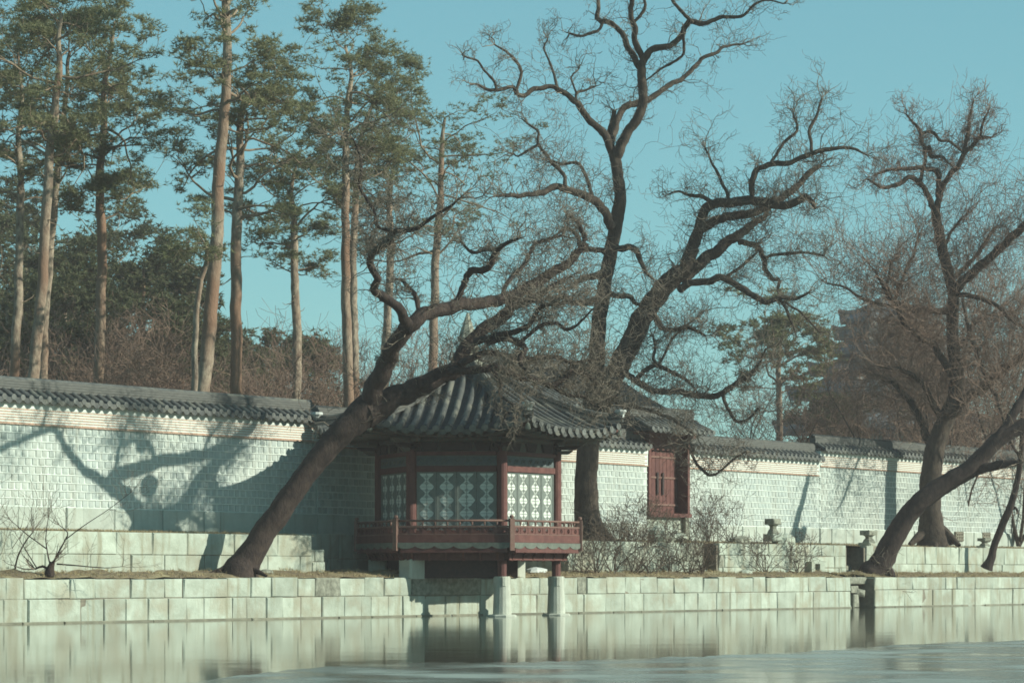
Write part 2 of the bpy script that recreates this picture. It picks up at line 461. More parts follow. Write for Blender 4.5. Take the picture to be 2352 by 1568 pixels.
for z0, z1, lo, hi in ((0.60, 1.03, 0.8, 1.6), (-0.25, 0.597, 0.7, 1.5)):
    l = [S_STEP1]; extend(l, 46, lo, hi)
    for a, b in zip(l[:-1], l[1:]):
        stone(None, q2, 'stone', M_quay, a, b, z0, z1, S_STEP1, 0.0, 0.35)
l = [S_STEP1]; extend(l, 46, 1.1, 1.9)
for a, b in zip(l[:-1], l[1:]):
    stone(None, q2, 'footing_stone', M_wet, a, b, -0.4, 0.045, S_STEP1, -0.05, 0.12, gap=0.004)
# drain outlet between the two quays
dr = frame('drain_outlet', S_STEP0, 0.2, 0, 'dark drain gap with broken stones between two lengths of quay', 'drain outlet')
w = S_STEP1 - S_STEP0
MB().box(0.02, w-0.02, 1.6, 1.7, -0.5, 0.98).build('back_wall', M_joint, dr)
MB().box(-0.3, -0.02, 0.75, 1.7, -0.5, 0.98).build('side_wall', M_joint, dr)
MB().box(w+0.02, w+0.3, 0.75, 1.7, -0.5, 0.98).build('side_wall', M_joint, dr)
mb = MB().bevbox(0.01, w-0.01, 0.10, 1.2, 0.80, 1.04, 0.03, 0.02); mb.build('lintel', M_lichen, dr)
for k in range(9):
    a = random.uniform(0.1, w-0.35); s_ = random.uniform(0.10, 0.22)
    z = random.choice([0.02, 0.15, 0.34, 0.5]) if a > 0.4 else 0.02
    MB().bevbox(-s_, s_, -s_*0.7, s_*0.8, -s_*0.6, s_*0.6, 0.05, 0.03).build('rubble', M_quay if k % 2 else M_lichen, dr, (a+0.15, random.uniform(0.15, 0.6), z), (random.uniform(-.3,.3), random.uniform(-.3,.3), random.uniform(-1,1)))
for a, b, z0, z1 in ((0.0, 0.5, 0.52, 0.78), (0.62, 1.1, 0.5, 0.74), (0.75, 1.15, 0.0, 0.45)):
    MB().bevbox(a+0.02, min(b, w-0.03), 0.12, 0.9, z0, z1, 0.03, 0.03).build('stone', M_lichen, dr, (0, 0, 0))

# ------------------------------------------------------------------ retaining wall of the upper terrace
def courses(parent, so, s0, s1, p, zs, lo, hi, m, depth=0.25, name='stone', zj=0.0):
    for z0, z1 in zip(zs[:-1], zs[1:]):
        l = [s0 + random.uniform(-0.0, 0.0)]
        s = s0 + random.uniform(0.35, 1)*lo
        while s < s1 - lo*0.6:
            l.append(s); s += random.uniform(lo, hi)
        l.append(s1)
        for a, b in zip(l[:-1], l[1:]):
            stone(None, parent, name, m if random.random() > 0.05 else M_lichen, a, b, z0, z1 + random.uniform(-zj, zj), so, p, depth)
sa, sb = s_at(716, 1.65), s_at(746, 1.65)
r1 = frame('retaining_wall', -25, 0, 1.1, 'low granite retaining wall behind the leaning tree left of the pavilion', 'retaining wall')
r1z = 1.1
def rwall(r, so, s0, s1, p, zs, lo, hi):
    MB().box(s0-so+0.02, s1-so-0.02, p+0.03, p+0.3, zs[0]-0.3-1.1, zs[-1]-0.03-1.1).build('core', M_joint, r)
    for z0, z1 in zip(zs[:-1], zs[1:]):
        l = [s0]; s = s0 + random.uniform(0.35, 1)*lo
        while s < s1 - lo*0.6: l.append(s); s += random.uniform(lo, hi)
        l.append(s1)
        for a, b in zip(l[:-1], l[1:]):
            stone(None, r, 'stone', M_quay if random.random() > 0.06 else M_lichen, a, b, z0, z1, so, p, 0.25, 1.1)
rwall(r1, -25, -25, sa, 1.65, [0.95, 1.60, 2.15], 0.7, 1.7)
rwall(r1, -25, sa, sb, 1.65, [0.95, 1.45, 1.78], 0.25, 0.4)
r3 = frame('retaining_wall', sb, 0, 1.1, 'shaded low stone wall set back beneath the pavilion', 'retaining wall')
rwall(r3, sb, sb, S_GAP1, 3.3, [0.9, 1.55, 2.24], 0.5, 1.1)
s_st0, s_st1 = s_at(1944, 1.65), s_at(1990, 1.65)
s_g0, s_g1 = s_at(1616, 1.65), s_at(1652, 1.65)
r2 = frame('retaining_wall', S_GAP1, 0, 1.1, 'low granite retaining wall behind the bare shrubs right of the pavilion', 'retaining wall')
rwall(r2, S_GAP1, S_GAP1, s_g0, 1.65, [0.95, 1.55, 2.14], 0.5, 1.0)
rwall(r2, S_GAP1, s_g1, s_st0, 1.65, [0.95, 1.35, 1.75, 2.14], 0.5, 1.2)
def return_wall(r, so, s, p0, p1, sgn):
    MB().box(s-so-0.02+0.04*sgn*0, s-so+0.02, p0+0.05, p1, -0.4, 1.02).build('core', M_joint, r)
    for z0, z1 in ((0.95, 1.55), (1.55, 2.14)):
        a = p0 + 0.02
        while a < p1 - 0.1:
            b = min(p1, a + random.uniform(0.4, 0.8))
            if p1 - b < 0.2: b = p1
            w, h = (b-a)/2-0.005, (z1-z0)/2-0.004
            MB().bevbox(-w, w, 0, 0.25, -h, h, 0.02, 0.015).build('stone', M_quay, r, (s-so-0.06*sgn*-1, (a+b)/2, (z0+z1)/2-1.1), (0, 0, RAD(90)*sgn))
            a = b
return_wall(r2, S_GAP1, S_GAP1+0.0, 1.92, 3.3, -1)
return_wall(r1, -25, sa, 1.92, 3.3, 1)
r4 = frame('retaining_wall', s_st1, 0, 1.1, 'low granite retaining wall right of the stair gap', 'retaining wall')
rwall(r4, s_st1, s_st1, 46, 1.65, [0.95, 1.5, 2.14], 0.6, 1.5)
for (a, b, lab) in ((s_g0, s_g1, 'short stone stair in the terrace wall beside the shrubs'), (s_st0, s_st1, 'stone stair in a dark gap of the terrace wall near the leaning tree')):
    st = frame('stone_stair', a, 1.65, 1.1, lab, 'stair')
    MB().box(0.0, 0.09, 0.05, 1.3, -0.1, 0.97).build('side_wall', M_joint, st)
    MB().box(b-a-0.09, b-a, 0.05, 1.3, -0.1, 0.97).build('side_wall', M_joint, st)
    for k in range(5):
        MB().bevbox(0.1, b-a-0.1, 0.35+0.2*k, 0.35+0.2*k+0.3, -0.1+0.0, 0.16*(k+1)+0.02, 0.02, 0.004).build('step', M_lichen, st)

# ------------------------------------------------------------------ tiled boundary wall
PW = 4.05
BLOCKS = [MB().bevbox(-0.098, 0.098, 0, 0.05, -0.088, 0.088, 0.016, 0.006).mesh('block', M_block) for _ in range(5)]
BRICKS = [MB().bevbox(-0.122, 0.122, 0, 0.02, -0.0155, 0.0155, 0.003, 0.001).mesh('brick', M_brick) for _ in range(3)]
def half_tile(L, r, m, name):                # convex tile row running along -y and down
    mb = MB(); n = 6
    v = []
    for (y, z) in ((0, 0), (-L, -L*0.62)):
        for k in range(n+1):
            a = math.pi*k/n; v.append((-r*math.cos(a), y, z + r*math.sin(a)))
    f = [(k, k+1, n+2+k, n+1+k) for k in range(n)]
    mb.add(v, f)
    return mb.mesh(name, m, True)
SL = 0.62
ROW = half_tile(0.50, 0.075, M_tile, 'tile_row')
mb = MB()                                     # round end of a row
n = 10
mb.add([(0.078*math.cos(2*math.pi*k/n), -0.012, 0.078*math.sin(2*math.pi*k/n)) for k in range(n)] + [(0.078*math.cos(2*math.pi*k/n), 0.03, 0.078*math.sin(2*math.pi*k/n)) for k in range(n)],
       [tuple(range(n))] + [(k, n+k, n+(k+1) % n, (k+1) % n) for k in range(n)])
ROWEND = mb.mesh('tile_end', M_tilelight)
mb = MB()                                     # drooping crescent under each gutter
arc = [(0.112*math.cos(a), 0.03+0.04*0 + 0.045*math.sin(a)*0 ) for a in (0,)]
pts_ = [(-0.125, 0.05)] + [(0.125*math.cos(math.pi + math.pi*k/8), 0.03 + 0.125*math.sin(math.pi + math.pi*k/8)) for k in range(9)] + [(0.125, 0.05)]
mb.prism(pts_, -0.01, 0.02)
DRIP = mb.mesh('drip_tile', M_tile)
def tiled_wall(name, x0, x1, zr, label, nblk=300, extra=0.0, s0=None, s1=None, p=PW, nbrk=300):
    s0 = s_at(x0, p) if s0 is None else s0
    s1 = s_at(x1, p) if s1 is None else s1
    L = s1 - s0
    ze = zr - 0.55                       # eave underside
    zb = ze - 0.115                       # top of the brick band
    zk = zb - 0.40                       # top of the blocks
    w = frame(name, s0, p, 2.15, label, 'wall')
    o_ = 2.15
    MB().box(0, L, 0.05, 0.62, -0.4, zk-o_).build('core', M_mortar, w)
    MB().box(0, L, 0.012, 0.62, zk-o_, zb-o_+0.0).build('mortar_band', M_plaster, w)
    MB().box(0, L, 0.0, 0.64, zb-o_, zr-0.40-o_).build('plaster_band', M_plaster, w)
    # foundation stones
    l = [0.0]; 
    while l[-1] < L-0.5: l.append(min(L, l[-1]+random.uniform(0.55, 1.1)))
    l[-1] = L
    nrow = round((zk - 2.80)/0.208)
    ph = (zk - 2.80)/nrow
    for a, b in zip(l[:-1], l[1:]):
        stone(None, w, 'foundation_stone', M_found, a, b, 2.0, 2.80, 0, 0.0, 0.1, o_, gap=0.008)
    # square blocks with raised white joints between
    pitch = 0.222
    ncol = int(L/pitch)
    cells = [(c, r) for c in range(ncol) for r in range(nrow)]
    cells.sort(key=lambda t: t[0])
    kk = 0; mb = MB()
    for c, r in cells:
        off = (0.5 if r % 2 else 0.0)*pitch
        sx = (c+0.5)*pitch + off + random.uniform(-0.008, 0.008)
        if sx > L-0.1: continue
        z = 2.80 + (r+0.5)*ph + random.uniform(-0.006, 0.006) - o_
        y = 0.034 + random.uniform(-0.006, 0.004)
        if kk < nblk:
            put(random.choice(BLOCKS), 'block', w, (sx, y, z), (0, 0, 0), (random.uniform(0.82, 1.02), 1, random.uniform(0.9, 1.02))); kk += 1
        else:
            hw, hh = random.uniform(0.080, 0.1), random.uniform(0.079, 0.09)
            mb.bevbox(sx-hw, sx+hw, y, y+0.05, z-hh, z+hh, 0.016, 0.005)
    if mb.v: tag(mb.build('blocks', M_block, w), kind='stuff')
    # raised joint ribs: horizontal
    mb = MB()
    for r in range(nrow+1):
        z = 2.80 + r*ph - o_
        mb.box(0, L, 0.026, 0.05, z-0.011, z+0.011)
    mb.build('mortar_joint', M_plaster, w)
    # brick band
    nb = 6; bh = (zb-zk)/nb
    kk = 0; mb = MB(); cells = [(c, r) for c in range(int(L/0.262)) for r in range(nb)]
    for c, r in cells:
        sx = (c+0.5)*0.262 + (0.131 if r % 2 else 0)
        if sx > L-0.13: continue
        z = zk + (r+0.5)*bh - o_
        if kk < nbrk: put(random.choice(BRICKS), 'brick', w, (sx, 0.0, z)); kk += 1
        else: mb.bevbox(sx-0.122, sx+0.122, 0.0, 0.02, z-0.0135, z+0.0135, 0.003, 0.001)
    if mb.v: tag(mb.build('bricks', M_brick, w), kind='stuff')
    for z in (zk-o_+0.004,):
        MB().box(0, L, -0.012, 0.02, z-0.011, z+0.011).build('string_course', M_brick, w)
    # roof: gutter sheet, rows, ends, drips, ridge
    yc = 0.31                             # ridge line
    ye = -0.17                            # eave line
    zt = zr - 0.16 - o_
    zev = zt - (yc - ye)*SL
    MB().add([(0, yc, zt), (L, yc, zt), (L, ye, zev), (0, ye, zev), (0, 2*yc-ye, zev), (L, 2*yc-ye, zev),
              (0, ye, zev-0.04), (L, ye, zev-0.04), (0, 2*yc-ye, zev-0.04), (L, 2*yc-ye, zev-0.04)],
             [(3, 2, 1, 0), (0, 1, 5, 4), (3, 6, 7, 2), (4, 5, 9, 8), (6, 8, 9, 7), (0, 4, 8, 6, 3), (2, 7, 9, 5, 1)]).build('gutter_tiles', M_tiledark, w)
    nr = int(L/0.29)
    back = MB()
    for k in range(nr+1):
        sx = min(L-0.08, 0.1 + k*0.29) + random.uniform(-0.008, 0.008)
        put(ROW, 'roof_tile', w, (sx, yc, zt + 0.005), (0, 0, random.uniform(-0.02, 0.02)))
        put(ROWEND, 'tile_end', w, (sx, ye-0.02, zev + 0.035))
        if k < nr: put(DRIP, 'drip_tile', w, (sx+0.145, ye-0.015, zev - 0.02), (RAD(-8), 0, 0))
        back.tube([(sx, yc, zt), (sx, 2*yc-ye, zev)], 0.072, 6)
    tag(back.build('rear_tiles', M_tile, w, smooth=True), kind='stuff')
    for k in range(4):
        hw = 0.12 if k < 3 else 0.09
        zz = zt - 0.04 + 0.065*k
        MB().box(-0.04, L+0.04, yc-hw-0.012*(k % 2), yc+hw+0.012*(k % 2), zz, zz+0.058).build('ridge_course', M_ridge, w)
    MB().tube([(-0.06, yc, zt+0.215), (L+0.06, yc, zt+0.215)], 0.07, 8).build('ridge_cap', M_tile, w, smooth=True)
    return w
tiled_wall('boundary_wall', None, 728, 5.87, 'long tiled stone wall left of the pavilion with a red brick band', s0=-24)
tiled_wall('boundary_wall', 729, 1489, 5.74, 'tiled stone wall directly behind the pavilion', s0=s_at(728, PW)+0.05, s1=s_at(1489, PW))
G0, G1 = s_at(1490, PW), s_at(1584, PW)
tiled_wall('boundary_wall', None, None, 5.74, 'tiled stone wall between the red gate and the step in the wall top', s0=G1+0.01, s1=s_at(1884, PW), nblk=120, nbrk=60)
tiled_wall('boundary_wall', None, None, 6.08, 'higher tiled stone wall at the far right behind the leaning tree', s0=s_at(1884, PW)+0.03, s1=50, nblk=60, nbrk=30)
# ------------------------------------------------------------------ red gate in the wall
gl = G1 - G0
gt = frame('gate', G0, PW, 2.15, 'red wooden gate recessed in the long wall under a small tiled roof', 'gate')
o_ = 2.15
zs0, zs1 = 3.02, 5.30                      # threshold, head of the opening
MB().box(0, gl, 0.10, 0.62, -0.4, zs0-o_).build('foundation', M_mortar, gt)
for a, b in ((0, 0.5), (0.5, 1.15), (1.15, gl)):
    stone(None, gt, 'foundation_stone', M_quay, a, b, 2.0, 2.60, 0, 0.05, 0.1, o_)
    stone(None, gt, 'foundation_stone', M_quay, a, b, 2.61, 3.0, 0, 0.07, 0.1, o_)
MB().box(-0.0, gl, -0.10, 0.5, zs0-o_, zs0-o_+0.13).build('threshold', M_red, gt)
MB().box(0.0, 0.13, -0.02, 0.66, zs0-o_+0.13, zs1-o_+0.5).build('post', M_red, gt)
MB().box(gl-0.13, gl, -0.02, 0.66, zs0-o_+0.13, zs1-o_+0.5).build('post', M_red, gt)
MB().box(0.13, gl-0.13, 0.30, 0.48, zs1-o_-0.05, zs1-o_+0.45).build('lintel', M_red, gt)
lw = (gl-0.26)/2
for k in range(2):
    d = MB(); x0 = 0.13 + k*lw
    n = 5
    leaf = MB().box(x0+0.004, x0+lw-0.004, 0.43, 0.46, zs0-o_+0.13, zs1-o_-0.05).build('door_leaf', M_red, gt)
    for j in range(n):
        a = x0 + lw*j/n; b = x0 + lw*(j+1)/n
        MB().bevbox(a+0.006, b-0.006, 0.405, 0.428, zs0-o_+0.15, zs1-o_-0.07, 0.006, 0.001).build('plank', M_red, leaf)
    for z in (0.42, 1.32, 2.0):
        MB().bevbox(x0+0.01, x0+lw-0.01, 0.375, 0.402, zs0-o_+z-0.035, zs0-o_+z+0.035, 0.008).build('batten', M_rail, leaf)
    hx = x0 + (lw-0.16 if k == 0 else 0.16)
    pts_ = [(hx+0.045*math.cos(a), zs0-o_+1.45+0.05*math.sin(a)) for a in np.linspace(0, math.pi, 7)] + [(hx-0.04, zs0-o_+0.75), (hx+0.04, zs0-o_+0.75)]
    MB().prism(pts_, 0.345, 0.372).build('door_bar', M_dark, leaf)
MB().box(gl-0.35, gl-0.12, -0.08, 0.3, zs0-o_-0.62, zs0-o_-0.01).build('sill_prop', M_lichen, gt)
# gate roof
def small_roof(parent, L, x0, yc, zr, half, slope, npitch=0.29, rowm=M_tile, zo=0.0, under=M_dark, ov=0.0):
    zt = zr - 0.22 - zo
    ze = zt - half*slope
    MB().add([(x0, yc, zt), (x0+L, yc, zt), (x0+L, yc-half, ze), (x0, yc-half, ze), (x0, yc+half, ze), (x0+L, yc+half, ze),
              (x0, yc-half, ze-0.05), (x0+L, yc-half, ze-0.05), (x0, yc+half, ze-0.05), (x0+L, yc+half, ze-0.05)],
             [(3, 2, 1, 0), (0, 1, 5, 4), (3, 6, 7, 2), (4, 5, 9, 8), (6, 8, 9, 7), (0, 4, 8, 6, 3), (2, 7, 9, 5, 1)]).build('gutter_tiles', M_tiledark, parent)
    n = int(L/npitch)
    mb = MB(); mb.tube([(0, 0, 0), (0, -half*0.5, -half*slope*0.53), (0, -half-0.02, -half*slope)], 0.075, 8); me = mb.mesh('roof_row', rowm, True)
    mb = MB(); mb.tube([(0, 0, 0), (0, half+0.02, -half*slope)], 0.075, 6); me2 = mb.mesh('roof_row_rear', rowm, True)
    for k in range(n+1):
        sx = x0 + min(L-0.06, 0.06+k*(L-0.12)/max(1, n))
        put(me, 'roof_tile', parent, (sx, yc, zt+0.01)); put(me2, 'roof_tile', parent, (sx, yc, zt+0.01))
        put(ROWEND, 'tile_end', parent, (sx, yc-half-0.035, ze+0.01), (0, 0, 0))
        if k < n: put(DRIP, 'drip_tile', parent, (sx+npitch/2, yc-half-0.02, ze-0.03))
    for k in range(4):
        zz = zt - 0.03 + 0.07*k; hw = 0.13
        MB().box(x0-0.03, x0+L+0.03, yc-hw-0.012*(k % 2), yc+hw+0.012*(k % 2), zz, zz+0.062).build('ridge_course', M_ridge, parent)
    MB().tube([(x0-0.05, yc, zt+0.28), (x0+L+0.05, yc, zt+0.28)], 0.075, 8).build('ridge_cap', M_tile, parent, smooth=True)
    return zt, ze
zt, ze = small_roof(gt, gl+1.3, -0.75, 0.33, 6.55, 0.95, 0.50, zo=o_)
for k in range(9):
    x = -0.6 + k*(gl+1.0)/8
    MB().tube([(x, 0.33, zt-0.08), (x, -0.55, ze-0.02+0.06)], 0.04, 6).build('rafter', M_red, gt, smooth=True)
MB().box(-0.6, gl+0.6, 0.16, 0.5, 3.55, 3.72).build('eave_beam', M_red, gt)
MB().prism([(0.0, 3.6), (gl, 3.6), (gl, zt-0.1), (0.0, zt-0.1)], 0.25, 0.42).build('gable_board', M_plaster, gt)

# drain grates low in the right wall
for x in (2202, 2264):
    a = s_at(x, PW)
    g = frame('wall_vent', a, PW-0.04, 2.62, 'low square grate in the long wall, %s' % ('the nearer one beside the thick trunk' if x == 2202 else 'the farther one behind the slim leaning tree'), 'vent', 'square grates low in the wall')
    MB().box(-0.34, 0.34, 0.0, 0.05, -0.19, 0.19).build('recess', M_joint, g)
    for k in range(5): MB().box(-0.32+0.145*k, -0.27+0.145*k, -0.025, -0.002, -0.18, 0.18).build('bar', M_iron, g)
    for k in range(3): MB().box(-0.32, 0.32, -0.04, -0.027, -0.15+0.13*k, -0.11+0.13*k).build('crossbar', M_iron, g)

# ------------------------------------------------------------------ hexagonal pavilion
OP = (-1.22, 71.86, 1.05)
pv = thing('pavilion', OP, RAD(-7), 'red hexagonal pavilion with grey tiled roof standing half over the pond', 'pavilion')
zO = 1.05
C30 = math.cos(RAD(30)); T30 = math.tan(RAD(30))
def vtx(r, k): a = RAD(60*k + 30); return (r*math.sin(a), -r*math.cos(a))
def face_rot(k): return (0, 0, RAD(60*k))
def hexpts(r): return [vtx(r, k) for k in range(6)]
RA = 2.45                      # columns
# columns
for k in range(6):
    x, y = vtx(RA, k)
    MB().lathe([(0.145, 2.22-zO), (0.14, 4.46-zO)], 14).build('column', M_red, pv, (x, y, 0), smooth=False)
# pillars standing in the pond under two columns, blocks on land under the others
for k in range(6):
    x, y = vtx(RA, k)
    if k in (0, 1):
        mb = MB().lathe([(0.30, -0.35), (0.25, 0.05), (0.232, 0.5), (0.205, 1.07)], 16)
        pl = mb.build('stone_pillar', M_pillar, pv, (x, y, -zO))
        MB().lathe([(0.42, -0.4), (0.40, 0.03), (0.36, 0.055)], 8).build('pillar_base', M_pillar, pl)
        for q in range(4):
            MB().bevbox(-0.05, 0.05, -0.03, 0.05, 0.80, 1.05, 0.012).build('notch_lug', M_pillar, pl, (0.2*math.cos(RAD(90*q+20)), 0.2*math.sin(RAD(90*q+20)), 0), (0, 0, RAD(90*q+20+90)))
        MB().lathe([(0.12, 1.05), (0.13, 1.75)], 10).build('lower_post', M_red, pv, (x, y, -zO))
    else:
        if k == 2: x, y = x*0.8, y + 0.25
        MB().bevbox(-0.25, 0.25, -0.25, 0.25, 1.0, 1.53, 0.03, 0.01).build('base_stone', M_pillar, pv, (x, y, -zO), (0, 0, RAD(60*k+20)))
        MB().lathe([(0.13, 1.5), (0.13, 1.75)], 10).build('lower_post', M_red, pv, (x, y, -zO))
MB().bevbox(-0.2, 0.2, -0.2, 0.2, 1.0, 1.3, 0.03, 0.01).build('base_stone', M_pillar, pv, (0.15, -0.9, -zO))
# deck, joists, beams, balcony
RB = 3.1
MB().prismz(hexpts(RB-0.02), 2.08-zO, 2.17-zO).build('deck', M_red, pv)
for k in range(6):
    e = 3.1*C30
    rot = face_rot(k)
    bm_ = MB().box(-1.30, 1.30, -2.42, -2.26, 1.50-zO, 1.80-zO).build('lower_beam', M_red, pv, rot=rot)
    MB().box(-1.42, 1.42, -2.72, -2.58, 1.70-zO, 1.93-zO).build('outer_beam', M_red, pv, rot=rot)
    for j in range(9):
        x = -1.25 + 2.5*j/8
        MB().box(x-0.045, x+0.045, -2.66, -0.9, 1.94-zO, 2.07-zO).build('joist', M_red, pv, rot=rot)
    # bracket knees between beam and balcony edge (they show as ribs)
    for j in range(6):
        x = -1.15 + 2.3*j/5
        MB().prism([(0, 0), (0.30, 0.42), (0.30, 0.36), (0.0, -0.1)], -0.03, 0.03).build('knee', M_red, pv, (x*math.cos(RAD(60*k)) + 2.40*math.sin(RAD(60*k)), x*math.sin(RAD(60*k)) - 2.40*math.cos(RAD(60*k)), 1.58-zO), (0, 0, RAD(60*k-90)))
    # railing face (side length 3.1)
    hw = 1.55 - 0.06
    yb = -e
    MB().box(-hw, hw, yb-0.035, yb+0.035, 1.97-zO, 2.17-zO).build('rail_board', M_red, pv, rot=rot)
    MB().box(-hw, hw, yb-0.03, yb+0.03, 2.175-zO, 2.20-zO).build('lower_rail', M_rail, pv, rot=rot)
    MB().box(-hw, hw, yb-0.03, yb+0.03, 2.37-zO, 2.415-zO).build('middle_rail', M_rail, pv, rot=rot)
    MB().tube([(-hw, yb, 2.545-zO), (hw, yb, 2.545-zO)], 0.03, 8).build('top_rail', M_rail, pv, rot=rot, smooth=True)
    # wavy skirt
    pts_ = [(-hw-0.05, 1.965-zO), (-hw-0.05, 1.86-zO)]
    for j in range(49):
        t = j/48; w_ = abs(math.sin(t*math.pi*6))**0.6
        pts_.append((-hw-0.05 + (2*hw+0.1)*t, 1.83 + 0.045*(1-w_) - 0.03*w_ - zO))
    pts_ += [(hw+0.05, 1.965-zO)]
    MB().prism(pts_[::-1], yb-0.05, yb-0.01).build('skirt_board', M_tealgrey, pv, rot=rot)
# pierced panel: square plate with a round hole and a small rosette
def pierced():
    mb = MB(); n = 16; r = 0.062; w_, h_ = 0.165, 0.084
    outer = []
    for q in range(n):
        a = 2*math.pi*q/n; c, s_ = math.cos(a), math.sin(a)
        k_ = 1/max(abs(c)/w_, abs(s_)/h_)
        outer.append((c*k_, s_*k_))
    v = []
    for y in (-0.012, 0.012):
        v += [(x, y, z) for x, z in outer] + [(r*math.cos(2*math.pi*q/n), y, r*math.sin(2*math.pi*q/n)) for q in range(n)]
    f = []
    for q in range(n):
        j = (q+1) % n
        f += [(q, j, n+j, n+q), (2*n+j, 2*n+q, 3*n+q, 3*n+j), (n+q, n+j, 3*n+j, 3*n+q), (j, q, 2*n+q, 2*n+j)]
    mb.add(v, f)
    # flower ring in the hole
    for q in range(6):
        a = math.pi*q/3
        mb.tube([(0.020*math.cos(a), 0, 0.020*math.sin(a)), (0.064*math.cos(a), 0, 0.064*math.sin(a))], 0.008, 4)
    mb.lathe([(0.02, -0.01), (0.02, 0.01)], 6)
    return mb.mesh('pierced_panel', M_red)
PP = pierced()
mb = MB(); mb.lathe([(0.012, -0.06), (0.02, -0.03), (0.035, 0.02), (0.028, 0.04), (0.012, 0.06)], 8); LOTUS = mb.mesh('lotus_support', M_rail, True)
mb = MB(); mb.box(-0.02, 0.02, -0.018, 0.018, -0.085, 0.085); STILE = mb.mesh('stile', M_red)
for k in range(6):
    a = RAD(60*k); e = RB*C30
    for j in range(9):
        x = -1.49 + 2.98*(j+0.5)/9
        put(PP, 'pierced_panel', pv, (x*math.cos(a)+e*math.sin(a), x*math.sin(a)-e*math.cos(a), 2.285-zO), (0, 0, a))
        x = -1.49 + 2.98*(j+1)/9
        if j < 8:
            put(STILE, 'stile', pv, (x*math.cos(a)+(e+0.002)*math.sin(a), x*math.sin(a)-(e+0.002)*math.cos(a), 2.285-zO), (0, 0, a))
            put(LOTUS, 'lotus_support', pv, (x*math.cos(a)+e*math.sin(a), x*math.sin(a)-e*math.cos(a), 2.475-zO), (0, 0, a))
    x, y = vtx(RB, k)
    mb = MB().box(-0.065, 0.065, -0.065, 0.065, 1.75-zO, 2.60-zO); mb.lathe([(0.03, 2.60-zO), (0.06, 2.63-zO), (0.055, 2.68-zO), (0.01, 2.70-zO)], 8)
    mb.build('rail_post', M_rail, pv, (x, y, 0), (0, 0, RAD(60*k+30)))
# walls of each side between the columns: beams, frieze, four door leaves
def leaf_meshes(w_, h_, bulge):
    """frame, screen with a gourd-shaped opening, paper and lattice bars; origin bottom centre, front = -y"""
    hw = w_/2
    fr = MB()
    fr.box(-hw, -hw+0.03, -0.02, 0.02, 0, h_).box(hw-0.03, hw, -0.02, 0.02, 0, h_).box(-hw+0.03, hw-0.03, -0.02, 0.02, 0, 0.09).box(-hw+0.03, hw-0.03, -0.02, 0.02, h_-0.04, h_)
    iw = hw-0.03
    def half(z):                       # half width of the white opening at height z (0..1)
        t = (z*4) % 1.0
        v = 0.50 + 0.30*math.cos(2*math.pi*t)
        if bulge and 0.38 < z < 0.62: v = 0.42 + 0.58*(1-abs(z-0.5)/0.12)
        return iw*min(0.98, max(0.16, v))
    N = 48; z0, z1 = 0.09, h_-0.04
    scr = MB()
    for sgn in (-1, 1):
        v = []
        for j in range(N+1):
            z = j/N; zz = z0+(z1-z0)*z
            v += [(sgn*iw, -0.006, zz), (sgn*half(z), -0.006, zz), (sgn*half(z), 0.004, zz), (sgn*iw, 0.004, zz)]
        f = []
        for j in range(N):
            for q in range(4):
                a, b = q, (q+1) % 4
                f.append((j*4+a, j*4+b, j*4+4+b, j*4+4+a))
        scr.add(v, f)
    lat = MB()
    lat.box(-0.006, 0.006, -0.012, -0.0065, z0, z1)
    for j in range(1, 16):
        zz = z0+(z1-z0)*j/16
        lat.box(-iw*0.72, iw*0.72, -0.0115, -0.0068, zz-0.004, zz+0.004)
    for j in range(8):                 # little rings on the centre bar
        zc = z0+(z1-z0)*(j+0.5)/8
        ring = [(0.035*math.cos(2*math.pi*q/8), -0.014, zc+0.035*math.sin(2*math.pi*q/8)) for q in range(9)]
        lat.tube(ring, 0.0055, 4)
    pa = MB().box(-iw, iw, 0.008, 0.014, z0, z1)
    return fr.mesh('leaf_frame', M_screen), scr.mesh('screen', M_screen), lat.mesh('lattice', M_screen), pa.mesh('paper', M_paper)
LW = (RA - 0.30)/4
zd0, zd1 = 2.30, 3.86
LM = leaf_meshes(LW-0.006, zd1-zd0, False); LMB = leaf_meshes(LW-0.006, zd1-zd0, True)
